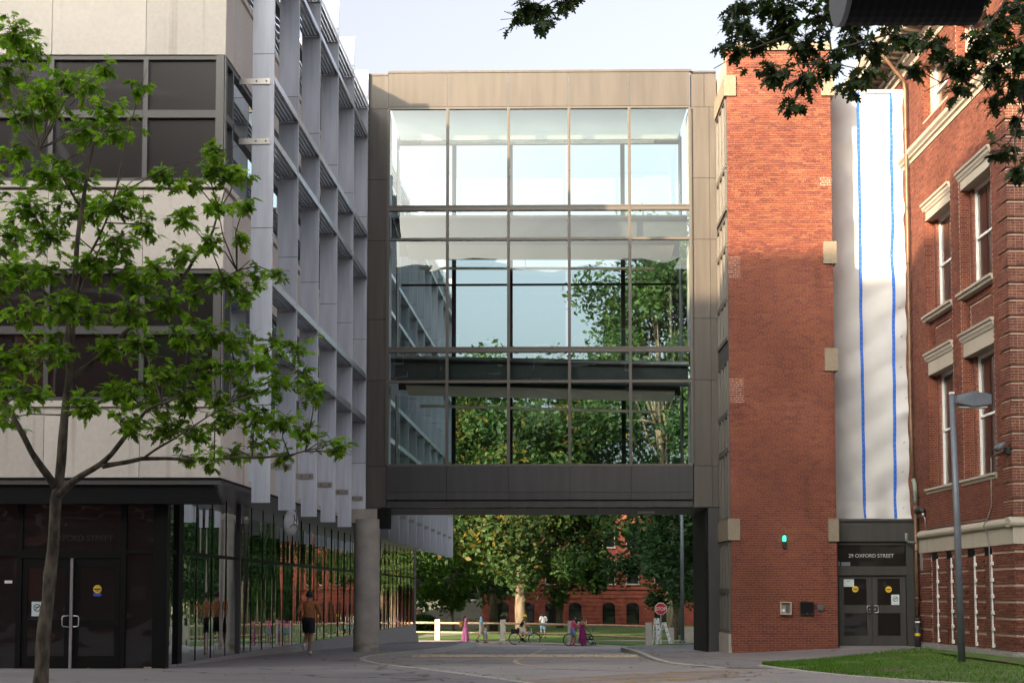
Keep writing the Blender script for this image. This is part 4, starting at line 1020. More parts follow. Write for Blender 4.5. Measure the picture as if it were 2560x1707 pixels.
b = MB(); b.tube([RF(-.75, .045, 3.60), RF(-5.85, .045, 3.60), RF(-6.0, .06, 3.58)], .013, 6); b.tube([RF(-6.25, .03, 5.15), RF(-6.2, .03, 3.9), RF(-6.02, .06, 3.66), RF(-5.98, .17, 3.42), RF(-5.95, .08, 3.3), RF(-6.1, .075, 2.9), RF(-6.1, .06, .1)], .018, 6); b.build('pipe', surf('conduit_grey', (.22, .20, .19), .5), cd, True)
b = MB(); b.tube([RF(-6.25, .03, 5.15), RF(-6.6, .03, 5.18), RF(-7.5, .05, 5.22)], .018, 6); b.build('pipe', 'copper', cd, True)
# lamp post on the grass
lp = thing('lamp_post', 'grey lamp post with flat box head on the grass bed', 'lamp post', (10.45, 33.2, .1))
X, Y = 10.45, 33.2; lamp_first = len(bpy.data.meshes)
b = MB(); b.tube([(X, Y, .2), (X-.04, Y, 3), (X-.10, Y, 5.84)], [.078, .070, .055], 16); b.build('pole', 'greypole', lp, True)
b = MB(); b.lathe([(.06, 0), (.06, .04), (.0, .05)], (X-.10, Y, 5.84), 12); b.build('cap', 'whitepaint', lp)
b = MB()
b.add([(X-.03, Y-.16, 5.64), (X+.30, Y-.17, 5.56), (X+.68, Y-.14, 5.62), (X-.03, Y+.16, 5.64), (X+.30, Y+.17, 5.56), (X+.68, Y+.14, 5.62),
       (X-.03, Y-.15, 5.80), (X+.30, Y-.18, 5.88), (X+.68, Y-.14, 5.82), (X-.03, Y+.15, 5.80), (X+.30, Y+.18, 5.88), (X+.68, Y+.14, 5.82)],
      [(0, 1, 4, 3), (1, 2, 5, 4), (6, 9, 10, 7), (7, 10, 11, 8), (0, 6, 7, 1), (1, 7, 8, 2), (3, 4, 10, 9), (4, 5, 11, 10), (0, 3, 9, 6), (2, 8, 11, 5)])
b.build('head', 'greypole', lp)
b = MB(); b.box(X-.07, X+.02, Y-.04, Y+.04, 5.66, 5.78); b.build('bracket', 'greypole', lp)
b = MB(); b.box(X+.02, X+.6, Y-.12, Y+.12, 5.545, 5.565); b.build('lens', flat('lamp_lens', (.5, .5, .48), .3), lp)
for o in lp.children:            # a slightly larger fitting, farther back
    for v in o.data.vertices:
        v.co.x = X+(v.co.x-X)*1.125; v.co.y = Y+(v.co.y-Y)*1.125; v.co.z = .1+(v.co.z-.25)*1.125
# luminaire close overhead, top right
ol = thing('street_lamp', 'dark ribbed street lamp head hanging into the top right corner, close by', 'lamp', (2.55, 9, 5.4))
b = MB(); n = 14; vs = []; fs = []
for k in range(29):
    x = 2.16+.80*k/28; rr = .30-(0 if k % 2 else .006); zt = 5.66
    for i in range(n+1):
        a = math.pi*i/n; vs.append((x+(.06*math.sin(a) if k == 28 else 0), 9.0-rr*math.cos(a), zt-rr*1.02*math.sin(a)))
for k in range(28):
    for i in range(n): a = k*(n+1)+i; fs.append((a, a+1, a+n+2, a+n+1))
b.add(vs, fs).build('ribbed_body', 'black', ol)
b = MB(); pol = [(9.0-.305*math.cos(math.pi*i/n), 5.66-.312*math.sin(math.pi*i/n)) for i in range(n+1)]+[(9.305, 5.75), (8.695, 5.75)]
b.prism(pol, 2.125, 2.158, lambda a_, b__, d: (d, a_, b__)); b.build('end_cap', surf('lamp_cap', (.22, .22, .22), .6, .05), ol)
b = MB(); b.box(2.12, 3.0, 8.69, 9.31, 5.665, 5.76); b.build('top_plate', 'greypole', ol)
b = MB(); b.tube([(2.7, 9, 5.75), (3.2, 9, 6.0), (4.4, 9, 6.1), (4.4, 9, .2)], .06, 12); b.build('pole', 'greypole', ol, True)
# ---------------------------------------------------------------- far side: fence, lawn edge, hall behind, signs
FENCE = [(-12.6, 89.3), (-8.6, 88.4), (-4.55, 87.0), (-.55, 85.5), (3.35, 81.6), (7.27, 76.0)]
def near_y(x):
    for (a, b_), (c, d) in zip(FENCE, FENCE[1:]):
        if x <= c: return b_+(d-b_)*max(0, (x-a))/(c-a)
    return 76.0
xs = [-60, -30, -12.6, -8.6, -6.5, -4.55, -2.5, -.55, 1.4, 3.35, 5.3, 7.27, 9, 14, 30, 60]
vs = []; fs = []
for x in xs:
    y0 = near_y(max(-12.6, x))-.1
    for dy, zz in ((-2.0, -1.4), (-2.0, -1.03), (0, -1.0)): vs.append((x, y0+dy-(.0 if x < 5 else .3), zz))
for i in range(len(xs)-1):
    for j in range(2): a = 3*i+j; fs.append((a, a+3, a+4, a+1))
structure(MB().add(vs, fs).build('pavement', 'walk'))
vs = []; fs = []; n = 8
for x in xs:
    y0 = near_y(max(-12.6, x))-.1
    for j in range(n+1): y = y0+(150-y0)*(j/n)**1.6; vs.append((x, y, -.985-.004*(y-y0)))
for i in range(len(xs)-1):
    for j in range(n): a = i*(n+1)+j; fs.append((a, a+n+1, a+n+2, a+1))
structure(MB().add(vs, fs).build('lawn', 'grassground'))
fen = thing('rail_fence', 'low fence of squared granite posts and two timber rails', 'fence', (-2.5, 86, -1))
for (x, y) in FENCE:
    b = MB(); w = .165
    vs = [(x-w, y-.16, -1.05), (x+w, y-.16, -1.05), (x+w, y+.16, -1.05), (x-w, y+.16, -1.05), (x-w*.95, y-.15, .25), (x+w*.97, y-.16, .28), (x+w*.94, y+.15, .24), (x-w*.97, y+.15, .26)]
    b.add(vs, [(3, 2, 1, 0), (4, 5, 6, 7), (0, 1, 5, 4), (1, 2, 6, 5), (2, 3, 7, 6), (3, 0, 4, 7)]).build('post', 'lightgranite', fen)
for (a, b_) in zip(FENCE, FENCE[1:]):
    for z, r in ((.04, .066), (-.53, .058)):
        d = Vector((b_[0]-a[0], b_[1]-a[1])).normalized()*.18
        pts = [(a[0]+d.x+(b_[0]-a[0]-2*d.x)*t, a[1]+d.y+(b_[1]-a[1]-2*d.y)*t, z+random.uniform(-.012, .012)) for t in (0, .25, .5, .75, 1)]
        bb_ = MB(); bb_.tube(pts, [r*random.uniform(.9, 1.1) for _ in pts], 7); bb_.build('rail', 'rail', fen, True)
# hall beyond the lawn
far = thing('far_brick_hall', 'large red brick hall with arched ground floor windows beyond the lawn', 'building', (10, 142, -1.5))
FY = 140
fw_ = MB()
WX = [-.95, 1.55, 3.9, 6.2, 9.5, 11.85, 14.6]
def farwin(x, z0, z1, arch):
    w = .55
    if arch:
        pol = [(x-w, z0), (x+w, z0), (x+w, z1-.3)]+[(x+w*math.cos(a), z1-.3+.3*math.sin(a)) for a in [i*math.pi/8 for i in range(1, 8)]]+[(x-w, z1-.3)]
    else: pol = [(x-w, z0), (x+w, z0), (x+w, z1), (x-w, z1)]
    o = MB().prism(pol, .06, .10, lambda a, b_, d: (a, FY+d-.08, b_)).build('window', 'winglass', far)
    f_ = MB(); f_.box(x-w-.06, x-w, FY-.12, FY+.05, z0, z1-(.3 if arch else 0)); f_.box(x+w, x+w+.06, FY-.12, FY+.05, z0, z1-(.3 if arch else 0)); f_.box(x-w, x+w, FY-.1, FY, (z0+z1)/2+.25, (z0+z1)/2+.31)
    f_.build('frame', surf('far_frame', (.42, .38, .34), .6) if not arch else M['darkframe'], o)
    if not arch: box('sill', 'buffstone', o, x-w-.15, x+w+.15, FY-.2, FY, z0-.14, z0-.002)
box('wall', 'rbrickflat', far, -3.0, 18, FY, FY+14, -1.5, 12.6)
for i in range(11):
    z = -1.35+i*.40
    # rusticated ground storey, each band interrupted at the windows
    xs_ = [-3.05]
    for x in WX:
        if z < 1.2: xs_ += [x-.62, x+.62]
    xs_.append(18)
    for a, b_ in zip(xs_[0::2], xs_[1::2]):
        if z < 2.6: box('brick_band', 'rbrickflat', far, a, b_, FY-.10, FY-.0, z+.02, z+.37)
box('string_course', 'rbrickflat', far, -3.1, 18, FY-.22, FY-.0, 2.32, 2.52)
box('plinth', 'concrete', far, -3.1, 18, FY-.3, FY, -1.6, -1.32)
for x in WX:
    farwin(x, -1.0, 1.06, True)
    for z0, z1 in ((2.9, 5.2), (6.5, 8.8)): farwin(x, z0, z1, False)
# ramp walls and steps by the far hall
gw = thing('garden_wall', 'brown stepped garden wall beside the far path', 'wall', (-6, 120, -1))
M['brownstone'] = surf('brownstone', (.30, .17, .11), .9, .2, 3)
box('pier', 'brownstone', gw, -9.2, -7.6, 118, 120, -1.3, .55); box('coping', 'walk', gw, -9.4, -7.4, 117.8, 120.2, .55, .66)
MB().add([(-7.6, 119, -1.2), (-2.6, 124, -1.2), (-2.6, 124, 1.5), (-7.6, 119, .3), (-7.6, 119.5, -1.2), (-2.6, 124.5, -1.2), (-2.6, 124.5, 1.5), (-7.6, 119.5, .3)], [(0, 1, 2, 3), (7, 6, 5, 4), (3, 2, 6, 7), (0, 3, 7, 4), (1, 5, 6, 2)]).build('ramp_wall', 'walk', gw)
# stop sign
ss = thing('stop_sign', 'red octagonal stop sign on a thin steel post', 'sign', (7.93, 76, -1))
b = MB(); b.tube([(7.93, 76.03, -1.0), (7.93, 76.03, 1.3)], .03, 6); b.build('post', 'alu', ss)
def octo(r, d0, d1): return MB().prism([(r*math.cos(R(22.5+45*i)), r*math.sin(R(22.5+45*i))) for i in range(8)], d0, d1, lambda a, b_, d: (7.93+a, 76+d, .99+b_))
octo(.345, -.012, 0).build('plate', 'white', ss); octo(.318, -.02, -.012).build('face', 'red', ss)
lettering('STOP', .25, (7.93, 75.978, .90), (R(90), 0, 0), 'white', ss, .002, 'CENTER', .92)
# white folding barricades
for k, (x, y, yaw, hh, sp_) in enumerate(((7.34, 72.4, 68, 1.30, .10), (7.62, 71.5, 74, 1.08, .30))):
    z0 = gz(x, y)-.02
    bar = thing('folding_barricade', ['taller white plastic folding barricade, nearly closed, beside the last fence post', 'lower white folding barricade standing wide open below the stop sign'][k], 'barricade', (x, y, z0), 'folding barricades')
    fb = Fr((x, y), (math.cos(R(yaw)), math.sin(R(yaw))), (math.sin(R(yaw)), -math.cos(R(yaw))))
    for s_ in (-1, 1):
        def pt(u, h, d=0): return fb(u, s_*(sp_*(1-h/hh)+.025)+d, z0+h)
        def slab(n_, u0, u1, h0, h1):
            vs = [pt(u, h, d) for d in (-.02, .02) for u, h in ((u0, h0), (u1, h0), (u1, h1), (u0, h1))]
            MB().add(vs, [(3, 2, 1, 0), (4, 5, 6, 7), (0, 1, 5, 4), (1, 2, 6, 5), (2, 3, 7, 6), (3, 0, 4, 7)]).build(n_, 'whitepaint', bar)
        slab('leg', -.33, -.25, 0, hh); slab('leg', .25, .33, 0, hh)
        for i in range(4): slab('board', -.25, .25, hh*(.16+.21*i), hh*(.31+.21*i))
# poles on the right, beyond the bridge
pl = thing('grey_pole', 'tall plain grey pole beyond the bridge on the right', 'pole', (8.6, 72, -.7))
b = MB(); b.tube([(8.6, 72, -1), (8.6, 72, 8)], [.10, .075], 12); b.build('shaft', 'greypole', pl, True); b = MB(); b.lathe([(.16, 0), (.16, .12), (.1, .16)], (8.6, 72, gz(8.6, 72)), 12); b.build('base', 'greypole', pl)
pw = thing('white_pole', 'peeling white pole standing on a concrete block', 'pole', (9.65, 75, -.9))
b = MB(); b.tube([(9.65, 75, -.2), (9.65, 75, 4), (9.72, 75, 9)], [.10, .09, .07], 10); b.build('shaft', surf('peeling_white', (.55, .54, .52), .8, .45, 6), pw, True)
MB().prism([(-.55, -1.05), (.75, -1.05), (.75, .02), (-.55, .02), (-.55, -.9)], -.4, .4, lambda a, b_, d: (9.65+a-.1, 75+d, b_)).build('block', 'concrete', pw)
gp = thing('granite_bollard', 'short granite bollard between the stop sign and the grey pole', 'bollard', (8.25, 74, -.9))
box('shaft', 'lightgranite', gp, 8.12, 8.38, 73.88, 74.12, -1.0, .0); box('cap', 'lightgranite', gp, 8.14, 8.36, 73.9, 74.1, .0, .03)
# unseen block added beyond the laboratory to keep sun off the far hall
cb_ = thing('added_shade_block', 'unseen brick block added behind the laboratory to shade the far hall', 'building', (-45, 76, -1))
MB().box(-60, -30, 70, 92, -1.5, 30).build('wall', 'rbrickflat', cb_)
box('parapet', 'buffstone', cb_, -60.2, -29.8, 69.8, 92.2, 30, 30.6)
# brick block behind the photographer, up the street, that shades the drive
rear = thing('rear_brick_block', 'tall brick block standing behind the viewpoint', 'building', (-32, -4, 0))
MB().box(-56, -13.4, -18, 4, -.5, 26.6).build('wall', 'rearbrick', rear)
wm = MB().box(-.7, .7, -.03, .05, 0, 2.2).mesh('window'); wm.materials.append(M['winglass'])
fm_ = MB(); fm_.box(-.8, -.7, -.03, .08, -.1, 2.3); fm_.box(.7, .8, -.03, .08, -.1, 2.3); fm_.box(-.7, .7, -.03, .08, 2.2, 2.3); fm_.box(-.7, .7, -.03, .08, -.1, 0); fm_ = fm_.mesh('window_frame'); fm_.materials.append(M['whitepaint'])
for i in range(11):
    for j in range(6):
        q = (-53.5+i*3.5, 4.0, 1.6+j*4.1); w = link('window', wm, rear, q); link('frame', fm_, w, q)
for j in range(6): box('string_course', 'buffstone', rear, -56.1, -13.3, 4.0, 4.12, 5.0+j*4.1, 5.2+j*4.1)
r2_ = thing('added_rear_hall', 'long unseen brick hall added behind the viewpoint to block low sky', 'building', (16, -36, 0))  # unseen hall, added to cut low sky light and darken glass reflections
MB().box(-30, 62, -52, -25, -.5, 28).build('wall', 'rearbrick', r2_)
for i in range(23):
    for j in range(5):
        q = (-27+i*3.8, -25.0, 1.8+j*4.6); w = link('window', wm, r2_, q); link('frame', fm_, w, q)
box('parapet', 'buffstone', r2_, -30.2, 62.2, -52.2, -24.8, 28, 28.5)
box('parapet', 'buffstone', rear, -56.2, -13.2, -18.2, 4.2, 26.2, 26.6)
# ---------------------------------------------------------------- trees
def limb_pts(a, b_, sag, n, rg, wob):
    a = Vector(a); b_ = Vector(b_); out = []
    for i in range(n+1):
        t = i/n; p = a.lerp(b_, t); p.z += sag*math.sin(math.pi*t)
        if 0 < i < n: p += Vector((rg.uniform(-1, 1), rg.uniform(-1, 1), rg.uniform(-1, 1)))*wob
        out.append(p)
    return out
def far_tree(name, label, x, y, zb, h, crown, nleaf, size, pal, trunk_r=.35, group=None, seed=1, mat='leaffar', blobs=46, trunkmat='barkgrey', low=.45):
    rg = random.Random(seed); t = thing(name, label, 'tree', (x, y, zb), group)
    (cx, cy, cz), (rx, ry, rzz) = crown
    b = MB(); top = Vector((cx, cy, cz+rzz*.35))
    b.tube(limb_pts((x, y, zb-.2), (cx, cy, cz+rzz*.4), 0, 7, rg, trunk_r*.5), [trunk_r*(1.25 if i == 0 else 1-.11*i) for i in range(8)], 10)
    cents = []
    for i in range(blobs):
        u = rg.uniform(-1, 1); a = rg.uniform(0, 2*math.pi); rr = rg.uniform(.45, 1.0); s_ = math.sqrt(1-u*u)
        p = Vector((cx+rx*rr*s_*math.cos(a), cy+ry*rr*s_*math.sin(a), cz+rzz*rr*u)); cents.append((p, rg.uniform(.55, 1.25)))
    for p, s_ in cents[:22]:
        k = rg.uniform(.25, .75); st = Vector((x+(cx-x)*k, y+(cy-y)*k, zb+(cz+rzz*.3-zb)*k))
        b.tube(limb_pts(st, p, .4, 4, rg, .25), [trunk_r*.32, trunk_r*.22, trunk_r*.16, trunk_r*.1, trunk_r*.04], 5)
    b.build('trunk', trunkmat, t, True)
    m = MB(); per = nleaf//blobs; br_ = min(rx, ry, rzz)*.33
    for p, s_ in cents:
        shade = rg.uniform(.6, 1.25); c0_ = rg.choice(pal)
        for k in range(per):
            d = Vector((rg.gauss(0, 1), rg.gauss(0, 1), rg.gauss(0, .8))); d = d.normalized()*br_*s_*rg.random()**.45
            q = p+d; w = size*rg.uniform(.4, 1.45)
            ax = Vector((rg.gauss(0, 1), rg.gauss(0, 1), rg.gauss(-.5, .6))).normalized(); sd = ax.cross(Vector((rg.gauss(0, 1), rg.gauss(0, 1), rg.gauss(0, 1)))).normalized()
            cc = c0_ if rg.random() < .45 else rg.choice(pal); s2 = shade*rg.uniform(.75, 1.25)
            m.add([q-ax*w*.5, q+sd*w*.27-ax*w*.05, q+ax*w*.55, q-sd*w*.27-ax*w*.02], [(0, 1, 2, 3)], tuple(v*s2 for v in cc))
    stuff(m.build('crown', mat, t, colr=True))
    return t
G1 = [(1, 1, 1), (.8, .95, .9), (1.1, 1.1, .8), (.7, .85, .8)]
GO = [(1, 1, 1), (1.15, 1.05, .8), (.8, .95, .9), (1.1, 1.0, .9), (2.6, 1.05, .6), (1.0, 1.05, .9), (.9, 1.0, .9)]
GY = [(1.5, 1.5, .6), (1.7, 1.55, .6), (1.2, 1.3, .7)]
GD = [(.5, .65, .7), (.42, .55, .55), (.6, .75, .7)]
far_tree('plane_tree', 'big tree with sunlit yellow trunk and russet tinged leaves behind the fence', .75, 98, -1, 19, ((.2, 98, 10.2), (7.8, 6, 8.6)), 44000, .40, GO, .42, seed=3, blobs=110)
far_tree('tall_tree', 'tallest green tree, showing through the upper right bridge windows', 11.5, 100, -1, 28, ((10.0, 100, 17.0), (7.0, 6.5, 11.5)), 30000, .40, G1, .5, seed=4, blobs=70)
far_tree('dark_tree', 'dark leafy tree behind the stop sign', 10.0, 88, -1, 9, ((10.2, 88.5, 4.8), (3.9, 3.4, 4.0)), 13000, .30, GD, .2, seed=5, blobs=40, trunkmat='bark')
far_tree('shade_tree', 'dense green tree at the far end of the laboratory glass', -9.8, 98, -1, 11, ((-9.3, 99, 5.2), (4.6, 4, 4.8)), 15000, .33, [(.75, .95, .8), (.9, 1.1, .8), (1.1, 1.2, .7)], .22, seed=6, blobs=46)
far_tree('yellow_tree', 'small bright yellow green tree left of the big trunk', -4.4, 108, -1.1, 6, ((-4.6, 108, 3.0), (3.0, 2.6, 2.6)), 8000, .28, GY, .12, seed=7, blobs=34)
far_tree('background_tree', 'green tree in front of the far hall right of the big trunk', 4.3, 128, -1.1, 12, ((4.6, 127, 5.6), (5, 3.4, 4.0)), 11000, .42, G1, .3, seed=8, blobs=36)
far_tree('background_tree', 'deep green tree filling the gap behind the small yellow tree', -11, 130, -1.1, 16, ((-10.5, 130, 7.2), (7, 5, 7)), 12000, .48, [(.8, .9, .8), (1, 1, .8)], .35, seed=9, blobs=44)
for i, (x, y, h, lab_) in enumerate([(20, 104, 17, 'broad tree hidden right of the tower, nearest it'), (29, 96, 16, 'broad tree far right beyond the drive'), (-20, 108, 17, 'broad tree beyond the left end of the laboratory'), (21, 86, 12, 'round tree right of the far poles'), (-3, 128, 13, 'tree standing at the left corner of the far hall'), (36, 112, 18, 'rearmost broad tree on the right'), (-28, 112, 21, 'added tall shading tree out of sight behind the laboratory, farthest left'), (-14.5, 117, 18, 'added tall shading tree hidden behind the shade tree at the end of the laboratory'), (15, 110, 15, 'broad tree between the tallest tree and the far hall'), (-1.5, 114, 20, 'tree close behind the big tree with the yellow trunk'), (26, 118, 17, 'broad tree right of the far hall'), (19, 128, 14, 'tree at the right end of the far hall')]):  # the two tall hidden left trees are added to shade the far hall
    far_tree('background_tree', lab_, x, y, -1.1, h, ((x, y, h*.56), (h*.36, h*.34, h*.46)), 9000, .5, G1 if i % 2 else GD, .32, seed=20+i, blobs=44)
def bush(label, x, y, z, r, h, seed, pal=GD):
    rg = random.Random(seed); t = thing('bush', label, 'bush', (x, y, z)); m = MB()
    for k in range(1700):
        a = rg.uniform(0, 6.28); u = rg.random(); rr = r*(.5+.5*rg.random()**.5)*math.sqrt(max(0, 1-(u*.9)**2)); q = Vector((x+rr*math.cos(a), y+rr*math.sin(a), z+h*u))
        ax = Vector((rg.gauss(0, 1), rg.gauss(0, 1), rg.gauss(0, 1))).normalized(); sd = ax.cross(Vector((0, .3, 1))).normalized(); w = .32*rg.uniform(.6, 1.3); s_ = rg.uniform(.6, 1.3); c = rg.choice(pal)
        m.add([q-ax*w*.5, q+sd*w*.28, q+ax*w*.5, q-sd*w*.28], [(0, 1, 2, 3)], tuple(v*s_ for v in c))
    stuff(m.build('foliage', 'leaffar', t, colr=True)); b = MB()
    for i in range(5): b.tube([(x, y, z-.1), (x+rg.uniform(-.5, .5)*r, y+rg.uniform(-.5, .5)*r, z+h*.7)], [.04, .015], 5)
    b.build('stem', 'barkgrey', t)
bush('dark rounded bush left of the garden wall', -10.6, 112, -1.1, 2.6, 2.9, 41)
bush('low bush at the foot of the brown garden wall', -7.2, 116, -1.1, 1.3, 1.2, 42, [(.9, 1.0, .7)])
bush('dark clipped bush at the far right of the lawn', 14.5, 84, -1.0, 2.2, 2.4, 43)
for i, (x, y, h, lab_) in enumerate([(4, -14, 19, 'added broad tree behind the viewpoint, nearest the lane'), (14, -18, 22, 'added tall tree behind the viewpoint on the right'), (-5, -22, 21, 'added tall tree behind the viewpoint before the long hall')]):  # unseen trees added to screen low sky behind the camera
    far_tree('added_rear_tree', lab_, x, y, 0, h, ((x, y, h*.58), (h*.30, h*.3, h*.42)), 5000, .7, GD, .35, seed=60+i, blobs=44)
rgw = random.Random(77); m = MB()
for k in range(22000):
    x = rgw.uniform(20, 150) if rgw.random() < .6 else rgw.uniform(-150, -16); hh = 11+4*math.sin(x*.21)+2.5*math.sin(x*.67+1)
    q = Vector((x, rgw.uniform(150, 168), -1.3+hh*rgw.random()**.8)); ax = Vector((rgw.gauss(0, 1), rgw.gauss(0, 1), rgw.gauss(0, 1))).normalized(); sd = ax.cross(Vector((.2, 1, .3))).normalized(); w = rgw.uniform(.7, 1.6); s_ = rgw.uniform(.45, 1.2); c = rgw.choice(G1+GD)
    m.add([q-ax*w*.5, q+sd*w*.35, q+ax*w*.5, q-sd*w*.35], [(0, 1, 2, 3)], tuple(v*s_ for v in c))
tag(m.build('far_wood', 'leaffar', None, colr=True), 'distant belt of trees closing the view past the far hall', 'trees', kind='stuff')
# young oak, left foreground -------------------------------------------------
def leaf_mesh_pts():
    # pin-oak outline, stalk at the origin, tip at +y (unit length)
    return [(0, 0), (.03, .18), (.24, .16), (.13, .30), (.09, .34), (.38, .44), (.25, .50), (.12, .54), (.30, .72), (.20, .74), (.09, .74), (.10, .90), (0, 1.0),
            (-.10, .90), (-.09, .74), (-.20, .74), (-.30, .72), (-.12, .54), (-.25, .50), (-.38, .44), (-.09, .34), (-.13, .30), (-.24, .16), (-.03, .18)]
LP = leaf_mesh_pts()
LF = [(0, 1, 23), (1, 2, 3), (1, 3, 4), (1, 4, 20, 23), (23, 20, 21), (23, 21, 22), (4, 5, 6), (4, 6, 7), (4, 7, 17, 20), (20, 17, 18), (20, 18, 19), (7, 8, 9), (7, 9, 10), (7, 10, 14, 17), (17, 14, 15), (17, 15, 16), (10, 11, 12, 13, 14)]
def leaf_at(m, p, ax, nrm, ln, c, fold=.12):
    ax = ax.normalized(); sd = ax.cross(nrm); sd = sd.normalized() if sd.length > 1e-4 else Vector((1, 0, 0)); nn = sd.cross(ax)
    m.add([p+ax*(y*ln)+sd*(x*ln)+nn*(abs(x)*ln*fold-y*y*ln*.12) for x, y in LP], LF, c)
def leafy(t, cents, rg, mat, nsolo, ln=.15, cfun=None, droop=.5):
    """cents: (centre, radius, sprays)"""
    m = MB(); tw = MB(); allv = []
    for (p, r, n) in cents:
        for k in range(n):
            d = Vector((rg.gauss(0, 1), rg.gauss(0, 1), rg.gauss(0, .75))); q = Vector(p)+d*(r*.5)
            out = Vector((d.x, d.y, d.z*.4+rg.uniform(-.3, .35))).normalized()
            st = q-out*rg.uniform(.12, .3); tw.tube([st, q], [.005, .003], 3, False)
            sh_ = rg.uniform(.42, 1.4)
            for j in range(rg.randint(4, 7)):
                a = out+Vector((rg.gauss(0, .75), rg.gauss(0, .75), rg.gauss(-droop, .45)))
                nr = Vector((rg.gauss(0, .45), rg.gauss(0, .45), 1)); allv.append((q-out*rg.uniform(0, .12), a, nr, ln*rg.uniform(.5, 1.3), sh_*rg.uniform(.75, 1.25), rg.random()))
    rg.shuffle(allv)
    # the leaves nearest the viewer are single parts, the others one mass
    order = sorted(range(len(allv)), key=lambda i: allv[i][0].y-allv[i][3]*8)[:nsolo]; solo = set(order)
    proto = []
    for v in range(6):
        mm = MB(); s_ = .7+.11*v; leaf_at(mm, Vector((0, 0, 0)), Vector((0, 1, 0)), Vector((0, 0, 1)), 1., (s_*1.05, s_, s_*.85), .12+.03*v); me = mm.mesh('leaf', colr=True); me.materials.append(M[mat]); proto.append(me)
    for i, (p, a, nr, l, s_, w) in enumerate(allv):
        if i in solo:
            ax = a.normalized(); sd = ax.cross(nr).normalized(); nn = sd.cross(ax); mt = Matrix((sd, ax, nn)).transposed().to_4x4()
            o = link('leaf', proto[int(w*6) % 6], t, p); o.rotation_euler = mt.to_euler(); o.scale = (l, l, l)
        else:
            leaf_at(m, p, a, nr, l, (s_*(.85+.4*w), s_, s_*(.7+.3*w)))
    stuff(m.build('foliage', mat, t, colr=True)); stuff(tw.build('twigs', 'bark', t))
ok = thing('young_oak', 'young oak with slender trunk and lobed green leaves before the left building', 'tree', (-7.55, 23, .2))
OB = [ # limbs: points (x, y, z) and start/end radius
 ([(-7.58, 23, -.1), (-7.56, 23, .8), (-7.46, 23.0, 2.0), (-7.40, 23.05, 3.2), (-7.33, 23.1, 4.2), (-7.25, 23.1, 5.3), (-7.18, 23.0, 6.2), (-7.10, 22.9, 7.4), (-6.98, 22.9, 8.4), (-6.85, 23.0, 9.3)], .135, .02),
 ([(-7.40, 23.05, 3.25), (-7.05, 22.8, 3.5), (-6.5, 22.5, 3.75), (-6.05, 22.3, 4.2), (-5.75, 22.2, 4.55), (-5.2, 22.0, 4.75)], .075, .015),
 ([(-6.5, 22.5, 3.72), (-5.85, 22.4, 3.82), (-4.75, 22.6, 3.83), (-3.6, 22.9, 3.92), (-3.1, 23.0, 4.06)], .045, .008),
 ([(-5.85, 22.4, 3.82), (-5.3, 22.1, 4.1), (-4.7, 22.0, 4.45), (-4.1, 22.1, 4.9)], .025, .006),
 ([(-7.40, 23.05, 3.4), (-7.7, 22.7, 3.95), (-8.05, 22.5, 4.7), (-8.6, 22.3, 5.2)], .075, .02),
 ([(-7.25, 23.1, 5.2), (-6.9, 23.4, 5.55), (-6.3, 23.7, 6.3), (-5.6, 24, 7.1), (-5.15, 24.1, 7.9), (-4.95, 24.1, 8.6)], .06, .01),
 ([(-6.2, 23.7, 6.4), (-5.5, 23.5, 6.6), (-4.8, 23.4, 6.9), (-4.35, 23.3, 7.2)], .03, .007),
 ([(-7.25, 23.1, 5.3), (-7.45, 23.5, 5.9), (-7.5, 23.8, 6.4), (-7.25, 24.0, 7.1), (-6.95, 24.1, 7.9)], .05, .01),
 ([(-7.5, 23.8, 6.3), (-7.9, 23.6, 6.8), (-8.4, 23.5, 7.2), (-9.0, 23.4, 7.8)], .04, .01),
 ([(-7.18, 23, 6.2), (-6.9, 22.6, 6.9), (-6.5, 22.4, 7.6), (-6.2, 22.3, 8.4)], .035, .008),
 ([(-7.05, 22.9, 8.0), (-7.4, 22.7, 8.6), (-7.9, 22.5, 9.1)], .025, .007),
 ([(-7.3, 23.1, 4.6), (-6.8, 23.5, 4.9), (-6.2, 23.7, 5.2), (-5.5, 23.8, 5.4), (-4.7, 23.9, 5.6), (-4.0, 24, 5.5)], .04, .008)]
for i, (pts, r0, r1) in enumerate(OB):
    # smooth the polyline a little and taper it
    P = []
    for a, b_ in zip(pts, pts[1:]):
        for k in range(3): P.append(Vector(a).lerp(Vector(b_), k/3)+Vector((random.uniform(-1, 1), random.uniform(-1, 1), random.uniform(-1, 1)))*.012)
    P.append(Vector(pts[-1])); n = len(P); b = MB(); b.tube(P, [(r0+(r1-r0)*(j/(n-1))**.8)*(1+.07*math.sin(j*2.3+i))*(1.25 if (i == 0 and j == 0) else 1) for j in range(n)], 12 if i == 0 else 8); b.build('trunk' if i == 0 else 'branch', 'bark', ok, True)
